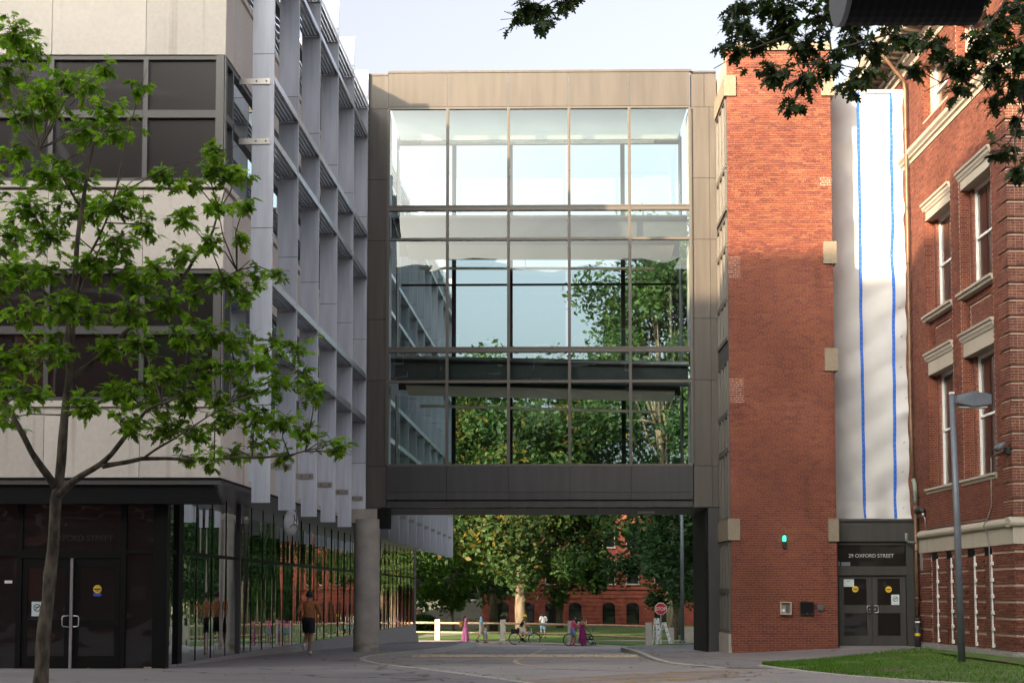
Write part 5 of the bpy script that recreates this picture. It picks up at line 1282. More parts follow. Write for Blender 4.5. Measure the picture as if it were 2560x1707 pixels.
OAKC = [(-7.92, 22.06, 10.54, 0.38, 10), (-8.38, 23.99, 11.08, 0.37, 8), (-8.59, 23.76, 10.46, 0.37, 8), (-7.52, 22.39, 9.6, 0.38, 10), (-8.02, 23.04, 9.61, 0.36, 8), (-7.35, 22.91, 10.08, 0.31, 6), (-7.15, 23.46, 10.2, 0.32, 6), (-6.89, 23.83, 9.88, 0.33, 6), (-5.84, 21.95, 9.65, 0.18, 3), (-6.37, 21.78, 9.87, 0.22, 3), (-7.37, 23.96, 9.62, 0.37, 8), (-6.46, 22.87, 9.26, 0.31, 6), (-8.48, 23.76, 9.18, 0.33, 6), (-7.27, 21.71, 8.18, 0.33, 8), (-7.17, 22.9, 8.54, 0.35, 8), (-7.32, 23.65, 8.24, 0.41, 10), (-7.74, 22.32, 7.8, 0.38, 10), (-8.63, 24.25, 7.88, 0.42, 10), (-7.91, 24.13, 7.85, 0.41, 10), (-6.27, 21.78, 7.66, 0.34, 8), (-5.93, 21.77, 7.79, 0.3, 6), (-5.74, 23.16, 8.62, 0.28, 5), (-5.55, 24.24, 8.79, 0.33, 6), (-4.85, 22.73, 8.56, 0.27, 5), (-4.69, 22.28, 8.71, 0.2, 3), (-4.52, 22.84, 8.52, 0.27, 5), (-4.17, 21.78, 7.72, 0.22, 3), (-4.68, 22.3, 7.8, 0.27, 5), (-5.37, 22.88, 7.81, 0.27, 5), (-5.98, 23.04, 7.71, 0.28, 5), (-6.21, 22.33, 7.24, 0.34, 8), (-6.62, 22.32, 6.96, 0.38, 10), (-7.43, 22.29, 6.81, 0.34, 8), (-8.08, 22.94, 6.96, 0.39, 10), (-6.1, 22.48, 6.72, 0.35, 8), (-5.5, 21.76, 6.69, 0.3, 6), (-5.62, 23.96, 7.43, 0.33, 6), (-5.01, 23.2, 7.46, 0.28, 5), (-4.55, 23.43, 7.63, 0.19, 3), (-7.12, 22.2, 6.24, 0.38, 10), (-8.49, 24.38, 6.53, 0.42, 10), (-7.25, 24.02, 6.46, 0.41, 10), (-5.97, 22.03, 6.06, 0.34, 8), (-5.57, 22.6, 6.39, 0.35, 8), (-5.32, 23.65, 6.83, 0.32, 6), (-4.8, 23.62, 6.97, 0.31, 6), (-4.4, 24.23, 7.11, 0.28, 4), (-3.79, 22.84, 6.87, 0.23, 3), (-4.57, 23.94, 6.75, 0.28, 4), (-8.24, 23.51, 5.55, 0.44, 12), (-7.34, 22.52, 5.6, 0.39, 10), (-6.66, 23.29, 5.73, 0.36, 8), (-6.29, 24.08, 5.95, 0.37, 8), (-5.6, 23.98, 6.08, 0.35, 7), (-4.96, 23.06, 5.98, 0.33, 7), (-4.58, 23.29, 5.88, 0.3, 6), (-7.5, 21.79, 4.79, 0.37, 10), (-5.49, 22.36, 5.15, 0.34, 8), (-5.27, 23.85, 5.46, 0.37, 8), (-4.55, 22.82, 5.37, 0.31, 6), (-4.01, 22.17, 5.33, 0.29, 6), (-3.84, 23.18, 5.79, 0.27, 4), (-3.62, 23.6, 5.79, 0.28, 4), (-3.45, 23.52, 5.34, 0.27, 4), (-3.75, 22.71, 5.07, 0.3, 6), (-3.22, 22.89, 4.95, 0.27, 4), (-4.31, 23.07, 4.98, 0.3, 6), (-4.96, 23.8, 4.94, 0.33, 6), (-5.31, 23.11, 4.84, 0.36, 8), (-5.79, 22.76, 4.79, 0.35, 8), (-6.43, 23.02, 4.97, 0.36, 8), (-6.55, 21.78, 4.59, 0.3, 6), (-5.88, 21.82, 4.32, 0.34, 8), (-5.78, 23.6, 4.47, 0.34, 7), (-5.44, 24.35, 4.48, 0.35, 7), (-4.71, 23.3, 4.58, 0.32, 6), (-4.11, 22.76, 4.51, 0.3, 6), (-3.59, 22.16, 4.37, 0.27, 5), (-3.38, 23.06, 4.33, 0.27, 4), (-3.15, 24.35, 4.3, 0.25, 3), (-2.86, 23.78, 4.12, 0.2, 3), (-4.1, 23.16, 4.13, 0.27, 4), (-4.7, 24.02, 4.07, 0.28, 4), (-4.78, 22.33, 3.83, 0.23, 3), (-3.73, 23.09, 3.94, 0.19, 3), (-5.57, 24.27, 4.02, 0.2, 3), (-8.85, 23.26, 10.5, 0.48, 15), (-8.75, 22.94, 8.55, 0.47, 15), (-8.45, 22.43, 6.63, 0.46, 15), (-8.69, 23.18, 5.14, 0.48, 15), (-8.72, 24.28, 4.7, 0.33, 6)]
OVERC = [(0.25, 16.21, 8.52, 0.22, 8), (0.08, 18.08, 9.14, 0.15, 3), (0.45, 18.17, 9.15, 0.15, 3), (0.71, 18.33, 9.46, 0.19, 4), (2.95, 17.98, 9.04, 0.22, 7), (3.23, 18.14, 8.87, 0.22, 7), (2.81, 17.44, 8.46, 0.16, 4), (3.43, 17.55, 8.83, 0.24, 8), (3.63, 17.22, 8.48, 0.24, 9), (3.08, 16.33, 7.76, 0.21, 8), (3.85, 18.29, 8.43, 0.22, 7), (3.54, 17.57, 7.86, 0.15, 3), (3.78, 16.68, 8.0, 0.2, 7), (4.22, 17.41, 8.55, 0.22, 8), (4.25, 17.36, 8.04, 0.18, 4), (4.45, 17.06, 8.36, 0.21, 7), (3.81, 17.03, 8.73, 0.23, 8), (3.42, 17.49, 9.06, 0.24, 8), (3.24, 17.7, 9.15, 0.2, 6), (5.11, 17.67, 8.32, 0.18, 4), (4.9, 17.3, 8.54, 0.2, 6), (4.96, 16.27, 8.1, 0.2, 7), (5.37, 16.75, 8.02, 0.21, 8), (5.59, 16.63, 8.27, 0.24, 9), (6.2, 17.6, 8.86, 0.25, 9), (6.64, 18.27, 9.36, 0.26, 9), (6.25, 18.12, 8.49, 0.26, 9), (5.82, 18.11, 8.22, 0.18, 4), (6.26, 18.16, 8.1, 0.2, 5), (6.06, 16.81, 7.81, 0.2, 7), (6.56, 18.22, 7.86, 0.18, 4), (6.24, 17.82, 7.32, 0.17, 4), (5.94, 16.4, 6.66, 0.15, 4), (5.94, 16.24, 7.99, 0.23, 9), (4.18, 16.23, 7.75, 0.14, 3), (4.43, 18.01, 9.05, 0.23, 8), (2.76, 16.8, 8.8, 0.19, 6), (4.46, 16.46, 8.55, 0.22, 8), (6.9, 17.7, 8.9, 0.36, 19), (6.62, 17.03, 7.86, 0.34, 19), (6.34, 16.37, 6.89, 0.33, 19), (5.33, 16.58, 9.08, 0.34, 19), (3.97, 17.47, 9.47, 0.35, 19), (0.65, 16.6, 9.09, 0.28, 13)]
rgo = random.Random(31)
leafy(ok, [((x, y, z), r*.93, int(n*4.6)) for x, y, z, r, n in OAKC], rgo, 'leaf', 280, .155)
# thin sprays joining each leaf cluster to the nearest limb
sp = MB(); limbp = [Vector(p) for pts, _, _ in OB[1:] for a, b_ in zip(pts, pts[1:]) for p in (a, Vector(a).lerp(Vector(b_), .5))]
for x, y, z, r, n in OAKC:
    c = Vector((x, y, z)); q = min(limbp, key=lambda p: (p-c).length+.6*max(0, p.z-c.z))
    mid = q.lerp(c, .5)+Vector((rgo.uniform(-.1, .1), rgo.uniform(-.1, .1), rgo.uniform(-.02, .16))); sp.tube([q, mid, c, c+(c-mid)*.35], [.014, .010, .006, .003], 4, False)
stuff(sp.build('twigs', 'bark', ok))
ov = thing('overhanging_oak', 'dark oak boughs hanging into the top of the view from the right', 'tree', (8.8, 17.5, .2))
b = MB(); b.tube([(8.8, 17.5, 0), (8.75, 17.5, 2.5), (8.7, 17.4, 5), (8.5, 17.4, 7.5), (8.4, 17.4, 10)], [.34, .28, .25, .2, .14], 12); b.build('trunk', 'bark', ov, True)
OVB = [([(8.5, 17.4, 7.4), (7.4, 17.2, 8.9), (6.3, 17.1, 9.3), (5.2, 17.2, 9.4), (4.2, 17.3, 9.4), (3.0, 17.3, 9.4), (1.6, 17.2, 9.4), (.6, 17.2, 9.25)], .09, .012),
       ([(5.2, 17.2, 9.4), (4.6, 17.0, 8.5), (3.9, 17.0, 8.3), (3.5, 17.0, 7.95)], .02, .005), ([(4.2, 17.3, 9.4), (3.5, 17.5, 8.7), (2.9, 17.6, 8.5), (2.55, 17.6, 8.3)], .018, .005),
       ([(7.4, 17.2, 8.9), (6.7, 17.0, 7.8), (6.2, 16.9, 7.5), (6.0, 16.9, 7.1)], .022, .005), ([(6.3, 17.1, 9.3), (5.6, 17.5, 8.2), (5.2, 17.6, 8.0)], .018, .005)]
for pts, r0, r1 in OVB:
    n = len(pts); b = MB(); b.tube(pts, [r0+(r1-r0)*j/(n-1) for j in range(n)], 7); b.build('branch', 'bark', ov, True)
rgo = random.Random(32)
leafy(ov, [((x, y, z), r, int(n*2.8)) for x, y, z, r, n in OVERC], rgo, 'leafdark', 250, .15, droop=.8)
sp = MB(); limbp = [Vector(p) for pts, _, _ in OVB for a, b_ in zip(pts, pts[1:]) for p in (a, Vector(a).lerp(Vector(b_), .5))]
for x, y, z, r, n in OVERC:
    c = Vector((x, y, z)); q = min(limbp, key=lambda p: (p-c).length)
    mid = q.lerp(c, .5)+Vector((rgo.uniform(-.1, .1), rgo.uniform(-.1, .1), .05)); sp.tube([q, mid, c], [.012, .008, .004], 4, False)
stuff(sp.build('twigs', 'bark', ov))
# ---------------------------------------------------------------- people
M['skin'] = flat('skin', (.42, .23, .15), .55); M['skintan'] = flat('tanned_skin', (.34, .17, .10), .55); M['hairdark'] = flat('dark_hair', (.012, .010, .009), .6)
def cloth(n, c): M[n] = surf(n, c, .9, .22, 9, bmp=.25, bsc=14); return n
cloth('shirt_rust', (.36, .14, .05)); cloth('shorts_navy', (.012, .013, .02)); cloth('shoe_white', (.62, .62, .64)); cloth('dress_pink', (.55, .16, .32)); cloth('shirt_sky', (.22, .50, .62)); cloth('pants_cream', (.50, .46, .38))
cloth('top_black', (.015, .015, .016)); cloth('shorts_cream', (.62, .54, .44)); cloth('top_pink', (.70, .06, .24)); cloth('denim', (.16, .30, .48)); cloth('dress_plum', (.20, .012, .11)); cloth('shirt_white', (.66, .66, .68)); cloth('pants_black', (.014, .014, .018)); cloth('kid_check', (.45, .38, .42)); cloth('shoe_pink', (.75, .06, .25)); cloth('bag_tan', (.30, .14, .05)); cloth('shoe_dark', (.03, .025, .02))
BASE = dict(pel=(0, 0, .95), sp=(0, .0, 1.12), ch=(0, .0, 1.33), nk=(0, .0, 1.49), hb=(0, .02, 1.57), hd=(0, .03, 1.655), ht=(0, .015, 1.735),
            shl=(-.18, 0, 1.43), shr=(.18, 0, 1.43), ell=(-.25, -.03, 1.14), elr=(.25, -.03, 1.14), wrl=(-.26, .06, .90), wrr=(.26, .06, .90), hal=(-.26, .09, .81), har=(.26, .09, .81),
            hil=(-.09, 0, .91), hir=(.09, 0, .91), knl=(-.10, .03, .50), knr=(.10, .03, .50), anl=(-.10, -.02, .09), anr=(.10, -.02, .09), tol=(-.11, .14, .035), tor=(.11, .14, .035))
RAD = dict(pel=.135, sp=.125, ch=.145, nk=.056, hb=.072, hd=.100, ht=.066, shl=.064, shr=.064, ell=.043, elr=.043, wrl=.030, wrr=.030, hal=.030, har=.030, hil=.092, hir=.092, knl=.060, knr=.060, anl=.040, anr=.040, tol=.036, tor=.036)
BONES = [('pel', 'sp'), ('sp', 'ch'), ('ch', 'nk'), ('nk', 'hb'), ('hb', 'hd'), ('hd', 'ht'), ('ch', 'shl'), ('ch', 'shr'), ('shl', 'ell'), ('shr', 'elr'), ('ell', 'wrl'), ('elr', 'wrr'), ('wrl', 'hal'), ('wrr', 'har'),
         ('pel', 'hil'), ('pel', 'hir'), ('hil', 'knl'), ('hir', 'knr'), ('knl', 'anl'), ('knr', 'anr'), ('anl', 'tol'), ('anr', 'tor')]
UPPER = {('pel', 'sp'): 1, ('sp', 'ch'): 1, ('ch', 'nk'): .62, ('ch', 'shl'): 1, ('ch', 'shr'): 1}
def person(label, loc, face, H, pose, clothes, skin='skin', hair='hairdark', longhair=False, stout=1., group=None):
    J = {k: Vector(v) for k, v in BASE.items()}
    for k, v in pose.items(): J[k] = Vector(v)
    s_ = H/1.76; keys = list(J); me = bpy.data.meshes.new('body')
    me.from_pydata([tuple(J[k]*s_) for k in keys], [(keys.index(a), keys.index(b_)) for a, b_ in BONES], [])
    tmp = bpy.data.objects.new('tmp', me); col.objects.link(tmp)
    md = tmp.modifiers.new('s', 'SKIN'); md.use_smooth_shade = True; md.branch_smoothing = .6
    sv = me.skin_vertices[0].data
    for i, k in enumerate(keys):
        r = RAD[k]*s_*(stout if k in ('pel', 'sp', 'ch', 'hil', 'hir') else 1.); sv[i].radius = (r*(1.12 if k in ('ch', 'pel', 'sp') else 1), r*(.85 if k in ('ch', 'sp', 'pel') else 1)); sv[i].use_root = (k == 'pel')
    sb = tmp.modifiers.new('b', 'SUBSURF'); sb.levels = 2; sb.render_levels = 2
    bpy.context.view_layer.update()
    bm_ = bpy.data.meshes.new_from_object(tmp.evaluated_get(bpy.context.evaluated_depsgraph_get())); bpy.data.objects.remove(tmp)
    rot = Matrix.Rotation(face, 4, 'Z'); 
    Js = {k: J[k]*s_ for k in keys}
    # fingers, nose and ears as chains rooted in the same mesh
    ex = MB(); fwd = Vector((0, 1, 0))
    for sd in 'lr':
        w, h = Js['wr'+sd], Js['ha'+sd]; d = (h-w).normalized(); side = Vector((0, 1, 0)) if abs(d.y) < .75 else Vector((0, 0, 1)); inn = d.cross(side).normalized()*(1 if sd == 'l' else -1)
        for i in range(4):
            o = h+side*(.027-.018*i)*s_; l = (.070, .080, .075, .058)[i]*s_; ex.tube([o, o+d*l*.5, o+d*l*.85+inn*.016*s_], [.0095*s_, .0085*s_, .007*s_], 5)
        o = h-d*.03*s_+side*.03*s_; ex.tube([o, o+(d+side*.9).normalized()*.035*s_, o+(d*1.3+side*.5).normalized()*.062*s_], [.011*s_, .010*s_, .008*s_], 5)
        hx = -1 if sd == 'l' else 1; e_ = Js['hd']+Vector((hx*.098, -.005, -.01))*s_; ex.tube([e_+Vector((0, 0, .03))*s_, e_+Vector((hx*.012, -.008, 0))*s_, e_+Vector((0, 0, -.03))*s_], [.010*s_, .016*s_, .008*s_], 6)
    n_ = Js['hd']+Vector((0, .098, .0))*s_; ex.tube([n_+Vector((0, -.01, .03))*s_, n_+Vector((0, .022, -.018))*s_, n_+Vector((0, .0, -.03))*s_], [.009*s_, .016*s_, .009*s_], 6)
    b2 = bmesh.new(); b2.from_mesh(bm_); bpy.data.meshes.remove(bm_)
    b2.faces.ensure_lookup_table()
    def nearest(p):
        best = (9, None, 0)
        for a, c in BONES:
            A, Cc = Js[a], Js[c]; d = Cc-A; t = max(0, min(1, (p-A).dot(d)/d.length_squared)); ra = RAD[a]+(RAD[c]-RAD[a])*t
            q = (p-(A+d*t)).length-ra*s_
            if q < best[0]: best = (q, (a, c), t)
        return best
    lab_ = [nearest(f_.calc_center_median())[1:] for f_ in b2.faces]; cen = [f_.calc_center_median().copy() for f_ in b2.faces]
    b2.verts.ensure_lookup_table(); b2.normal_update()
    vco = [v.co.copy() for v in b2.verts]; vno = [v.normal.copy() for v in b2.verts]; fvs = [[v.index for v in f_.verts] for f_ in b2.faces]; b2.free()
    root = thing('person', label, 'person', loc, group)
    def mk(name, fids, off, mat, parent=root, extra=None):
        m = MB(); idx = {}; vs = []; fs = []
        for fi in fids:
            ff = []
            for v in fvs[fi]:
                if v not in idx: idx[v] = len(vs); vs.append(rot @ (vco[v]+vno[v]*off*s_))
                ff.append(idx[v])
            fs.append(tuple(ff))
        m.add(vs, fs)
        if extra: m.add([rot @ Vector(v) for v in extra.v], extra.f)
        me = m.mesh(name, True); me.materials.append(M[mat]); o = link(name, me, parent, None, None, False); return o
    mk('body', range(len(fvs)), 0, skin, root, ex)
    def sel(fn): return [i for i, (bn, t) in enumerate(lab_) if fn(bn, t, cen[i]/s_)]
    hz = J['hd'].z; hy = J['hd'].y
    hairf = sel(lambda bn, t, c: bn in (('hb', 'hd'), ('hd', 'ht')) and (c.z > hz+.045 or (c.y < hy-.005 and c.z > hz-.075)))
    hm = None
    if longhair:
        hm = MB(); h0 = Js['hd']; hm.tube([h0+Vector((0, -.06, .03))*s_, h0+Vector((0, -.10, -.10))*s_, h0+Vector((0, -.13, -.26))*s_, h0+Vector((0, -.12, -.40))*s_], [.085*s_, .095*s_, .085*s_, .04*s_], 9)
    mk('hair', hairf, .016, hair, root, hm)
    ey = MB()
    for hx in (-1, 1): ey.lathe([(0, -.008), (.010, 0), (0, .008)], tuple(rot @ (Js['hd']+Vector((hx*.036, .090, .012))*s_)), 6)
    me = ey.mesh('eyes'); me.materials.append(M['hairdark']); link('eyes', me, root, None, None, False)
    for c in clothes:
        kind = c[0]; mat = c[1]
        if kind == 'top':      # sleeve: fraction of the upper arm covered (beyond 1: forearm)
            sl = c[2]
            f_ = sel(lambda bn, t, p: bn in UPPER and t <= UPPER[bn] or bn[0] in ('shl', 'shr') and t < sl or bn[0] in ('ell', 'elr') and bn[1][:2] == 'wr' and t < sl-1)
            mk('shirt', f_, .026, mat)
        if kind == 'legs':     # length: 0..1 thigh, 1..2 calf
            ln = c[2]
            f_ = sel(lambda bn, t, p: bn in (('pel', 'hil'), ('pel', 'hir')) or bn == ('pel', 'sp') and t < .45 or bn[0] in ('hil', 'hir') and t < ln or bn[0] in ('knl', 'knr') and t < ln-1)
            mk('trousers' if ln > 1.2 else 'shorts', f_, .034, mat)
        if kind == 'shoes': mk('shoes', sel(lambda bn, t, p: bn[0] in ('anl', 'anr') or bn[0] in ('knl', 'knr') and t > .93), .014, mat)
        if kind == 'dress':
            hem, wide, sl = c[2], c[3], c[4]
            mk('bodice', sel(lambda bn, t, p: bn in UPPER and t <= UPPER[bn]*(1 if sl > 0 else .72) and (sl > 0 or bn[0] != 'ch' or bn[1] == 'nk') or bn[0] in ('shl', 'shr') and t < sl), .018, mat)
            m = MB(); vs = []; fs = []; n = 26; K = 9; top = J['sp'].z+.03
            for i in range(K+1):
                t = i/K; z = top+(hem-top)*t; r = .135+(wide-.135)*t**.8
                if .1 < t < .4: r = max(r, .165)
                cx = J['pel'].x*(1-t); cyy = J['pel'].y*(1-t)
                for j in range(n):
                    a = 2*math.pi*j/n; rr = r*(1+.09*t*math.sin(a*7+1)+.05*t*math.sin(a*4)); vs.append(rot @ (Vector((cx+rr*math.cos(a)*1.05, cyy+rr*math.sin(a)*.86, z))*s_))
            for i in range(K):
                for j in range(n): fs.append((i*n+j, i*n+(j+1) % n, (i+1)*n+(j+1) % n, (i+1)*n+j))
            me = m.add(vs, fs).mesh('skirt', True); me.materials.append(M[mat]); link('skirt', me, root, None, None, False)
    return root, (lambda p: Vector(loc)+rot @ (Vector(p)*s_))
# jogger seen from behind, running away along the glass
jz = lz(39)
jog, jf = person('person running away along the glass wall in rust T-shirt and dark shorts', (-5.56, 39, jz+.0), R(-3), 1.76,
    dict(pel=(0, 0, .94), sp=(0, .02, 1.12), ch=(0, .05, 1.33), nk=(0, .07, 1.49), hb=(0, .10, 1.57), hd=(0, .115, 1.655), ht=(0, .10, 1.735), shl=(-.19, .06, 1.42), shr=(.19, .05, 1.42), ell=(-.27, -.12, 1.18), elr=(.30, .04, 1.17), wrl=(-.25, .08, 1.02), wrr=(.32, .20, 1.0), hal=(-.22, .15, .98), har=(.30, .28, .98),
         hil=(-.09, 0, .90), hir=(.09, 0, .90), knl=(-.09, .22, .55), knr=(.07, -.02, .49), anl=(-.10, -.10, .28), anr=(.04, -.06, .09), tol=(-.10, -.04, .16), tor=(.05, .12, .035)),
    [('top', 'shirt_rust', .7), ('legs', 'shorts_navy', .72), ('shoes', 'shoe_white')], 'skintan')
# woman in long pink dress with a tan rucksack
pk, pf_ = person('person in long pink patterned dress with a tan rucksack, standing by the fence', (-2.74, 84.0, -1.04), R(-82), 1.66,
    dict(elr=(.22, -.06, 1.14), wrr=(.16, .16, 1.25), har=(.12, .20, 1.32), wrl=(-.24, .04, .88)), [('dress', 'dress_pink', .06, .30, .75), ('shoes', 'dress_pink')], longhair=True)
rk = thing('rucksack', 'tan rucksack on the back of the person in pink', 'bag', pf_((0, -.22, 1.1)))
b = MB(); b.lathe([(.05, -.20), (.13, -.17), (.15, -.05), (.14, .10), (.08, .18), (0, .19)], pf_((0, -.25, 1.10)), 12); b.build('pack', 'bag_tan', rk, True)
b = MB(); b.tube([pf_((-.11, -.2, 1.28)), pf_((-.12, .0, 1.46)), pf_((-.12, .14, 1.32)), pf_((-.12, .05, 1.05)), pf_((-.11, -.17, .98))], .016, 5); b.tube([pf_((.11, -.2, 1.28)), pf_((.12, .0, 1.46)), pf_((.12, .14, 1.32)), pf_((.12, .05, 1.05)), pf_((.11, -.17, .98))], .016, 5); b.build('strap', 'bag_tan', rk, True)
hb_ = thing('handbag', 'small white handbag hanging from the hand of the person in pink', 'bag', pf_((-.26, .1, .6)))
b = MB(); b.lathe([(.02, -.11), (.12, -.09), (.13, .05), (.06, .09), (0, .09)], pf_((-.28, .12, .62)), 10); b.build('pouch', 'shirt_white', hb_, True); b = MB(); b.tube([pf_((-.28, .05, .70)), pf_((-.26, .09, .83)), pf_((-.28, .19, .70))], .008, 5); b.build('handle', 'shirt_white', hb_)
# man in sky blue shirt, child beside him
mn, _ = person('person in sky blue shirt and pale shorts walking right beside a small child', (-1.80, 83.6, -1.04), R(-88), 1.74,
    dict(hil=(-.09, 0, .91), knl=(-.1, .16, .52), anl=(-.1, .18, .10), tol=(-.1, .33, .04), knr=(.1, -.06, .5), anr=(.1, -.30, .13), tor=(.1, -.16, .04), wrl=(-.25, .12, .92), hal=(-.25, .18, .85)), [('top', 'shirt_sky', .8), ('legs', 'pants_cream', 1.1), ('shoes', 'shoe_dark')], 'skintan', stout=1.12)
kd, _ = person('small child in checked shirt and blue shorts beside the person in sky blue', (-1.52, 82.9, -1.06), R(-85), 1.05,
    dict(hd=(0, .03, 1.62), ht=(0, .015, 1.76), knl=(-.1, .12, .5), anl=(-.1, .12, .09), tol=(-.1, .26, .04), anr=(.1, -.14, .09), tor=(.1, .02, .04)), [('top', 'kid_check', 1.3), ('legs', 'denim', .95), ('shoes', 'shoe_dark')])
# cyclist on an electric bicycle, riding right
BX, BY = .72, 82.6; BZ = rz(82.6)
bk_ = thing('electric_bicycle', 'black electric bicycle with rear bag ridden to the right', 'bicycle', (BX, BY, BZ))
def wheel(cx, cz, r, parent, cy=BY):
    t = MB(); t.tube([(cx+r*math.cos(a), cy, cz+r*math.sin(a)) for a in [i*2*math.pi/28 for i in range(29)]], .028, 6, False); w = t.build('tyre', 'black', parent, True)
    t = MB(); t.tube([(cx+(r-.035)*math.cos(a), cy, cz+(r-.035)*math.sin(a)) for a in [i*2*math.pi/24 for i in range(25)]], .012, 5, False)
    for i in range(14): a = i*2*math.pi/14; t.tube([(cx, cy+(.03 if i % 2 else -.03), cz), (cx+(r-.04)*math.cos(a), cy, cz+(r-.04)*math.sin(a))], .0035, 3, False)
    t.lathe([(.05, -.05), (.05, .05)], (cx, cy, cz), 10, 'y'); t.build('rim', 'alu', w, True)
zc = BZ+.355; xr, xf = BX-.56, BX+.57
wheel(xr, zc, .33, bk_); wheel(xf, zc, .33, bk_)
bb0 = (BX-.12, BY, BZ+.30); st0 = (BX-.27, BY, BZ+.78); hd0 = (BX+.40, BY, BZ+.78); hd1 = (BX+.36, BY, BZ+.98)
t = MB(); t.tube([bb0, st0], .022, 7); t.tube([bb0, (BX+.42, BY, BZ+.70)], .038, 8); t.tube([(BX-.22, BY, BZ+.62), (BX+.40, BY, BZ+.80)], .022, 7); t.tube([(xf, BY, zc), (BX+.44, BY, BZ+.66), hd1], .024, 7)
t.build('frame', surf('bike_frame', (.30, .38, .40), .4), bk_, True)
t = MB()
for s_ in (-.05, .05): t.tube([bb0, (xr, BY+s_, zc)], .013, 5); t.tube([st0, (xr, BY+s_, zc)], .011, 5)
t.build('stays', 'black', bk_, True)
t = MB(); t.tube([hd1, (BX+.33, BY, BZ+1.05), (BX+.24, BY-.27, BZ+1.06)], .014, 6); t.tube([(BX+.33, BY, BZ+1.05), (BX+.24, BY+.27, BZ+1.06)], .014, 6); t.build('handlebar', 'black', bk_, True)
t = MB(); t.tube([(BX-.42, BY, BZ+.90), (BX-.30, BY, BZ+.91), (BX-.14, BY, BZ+.90)], [.085, .06, .025], 8); t.tube([st0, (BX-.29, BY, BZ+.90)], .014, 6); t.build('saddle', 'black', bk_, True)
MB().box(xr-.22, xr+.26, BY-.12, BY+.12, BZ+.66, BZ+.90).build('rear_bag', 'pants_black', bk_)
t = MB(); t.lathe([(.10, -.02), (.10, .02)], (bb0[0], BY-.05, bb0[2]), 14, 'y'); t.tube([(bb0[0], BY-.09, bb0[2]), (bb0[0]+.08, BY-.10, bb0[2]-.15)], .012, 5); t.tube([(bb0[0], BY+.09, bb0[2]), (bb0[0]-.08, BY+.10, bb0[2]+.15)], .012, 5); t.box(bb0[0]+.03, bb0[0]+.13, BY-.17, BY-.07, bb0[2]-.17, bb0[2]-.15); t.box(bb0[0]-.13, bb0[0]-.03, BY+.07, BY+.17, bb0[2]+.14, bb0[2]+.16); t.build('crank', 'black', bk_)
cz_ = lambda dz: dz
cyl, cf = person('person in black top and yellow helmet riding the electric bicycle', (BX-.27, BY, BZ), R(-90), 1.72,
    dict(pel=(0, .02, .98), sp=(0, .09, 1.13), ch=(0, .19, 1.31), nk=(0, .25, 1.46), hb=(0, .29, 1.54), hd=(0, .315, 1.62), ht=(0, .30, 1.70), shl=(-.18, .21, 1.40), shr=(.18, .21, 1.40), ell=(-.24, .36, 1.20), elr=(.24, .36, 1.20), wrl=(-.26, .51, 1.10), wrr=(.26, .51, 1.10), hal=(-.26, .545, 1.08), har=(.26, .545, 1.08),
         hil=(-.09, .03, .95), hir=(.09, .03, .95), knl=(-.11, .36, .84), knr=(.11, .40, .66), anl=(-.11, .12, .56), anr=(.11, .27, .24), tol=(-.11, .24, .50), tor=(.11, .40, .17)),
    [('top', 'top_black', .08), ('legs', 'shorts_cream', .95), ('shoes', 'shoe_dark')], longhair=False)
hl = thing('helmet', 'yellow cycling helmet on the rider', 'helmet', cf((0, .31, 1.72)))
b = MB(); b.lathe([(.125, -.05), (.135, .0), (.12, .06), (.07, .105), (0, .12)], cf((0, .30, 1.675)), 14); b.build('shell', 'yellow', hl, True)
b = MB()
for s_ in (-1, 1): b.tube([cf((s_*.11, .30, 1.64)), cf((s_*.09, .33, 1.55)), cf((0, .36, 1.53))], .007, 4)
b.build('chin_strap', 'black', hl)
# two women with stroller and bicycle on the road
pw_, pwf = person('person in pink sleeveless top and denim shorts pushing a bicycle', (3.33, 78.4, rz(78.4)), R(-75), 1.64,
    dict(shl=(-.18, .05, 1.42), shr=(.18, .05, 1.42), ch=(0, .05, 1.33), nk=(0, .07, 1.48), hb=(0, .10, 1.56), hd=(0, .12, 1.64), ht=(0, .11, 1.72), ell=(-.24, .18, 1.16), elr=(.24, .18, 1.16), wrl=(-.24, .40, 1.02), wrr=(.24, .40, 1.02), hal=(-.23, .47, 1.0), har=(.23, .47, 1.0), knr=(.1, .14, .5), anr=(.1, .06, .09), tor=(.1, .2, .04), anl=(-.1, -.12, .12), tol=(-.1, .02, .04)),
    [('top', 'top_pink', .05), ('legs', 'denim', .55), ('shoes', 'shoe_pink')], 'skintan', stout=1.08)
b2_ = thing('bicycle', 'grey bicycle pushed by the person in the pink top', 'bicycle', (3.55, 78.8, rz(78.8)))
BZ2 = rz(78.8); QX, QY = -.20, -4.5
wheel(3.16, BZ2+.35, .32, b2_, 78.8); wheel(4.16, BZ2+.35, .32, b2_, 78.8)
t = MB(); t.tube([(3.16, 78.8, BZ2+.35), (3.52, 78.8, BZ2+.30), (3.95, 78.8, BZ2+.85), (3.42, 78.8, BZ2+.80), (3.52, 78.8, BZ2+.30)], .02, 6); t.tube([(3.42, 78.8, BZ2+.80), (3.16, 78.8, BZ2+.35)], .012, 5); t.tube([(4.16, 78.8, BZ2+.35), (3.92, 78.8, BZ2+1.0)], .02, 6); t.build('frame', 'alu', b2_, True)
t = MB(); t.tube([(3.90, 78.55, BZ2+1.02), (3.92, 78.8, BZ2+1.03), (3.90, 79.05, BZ2+1.02)], .014, 6); t.build('handlebar', 'black', b2_); t = MB(); t.tube([(3.28, 78.8, BZ2+.92), (3.40, 78.8, BZ2+.93), (3.54, 78.8, BZ2+.91)], [.08, .06, .025], 7); t.build('saddle', 'black', b2_, True)
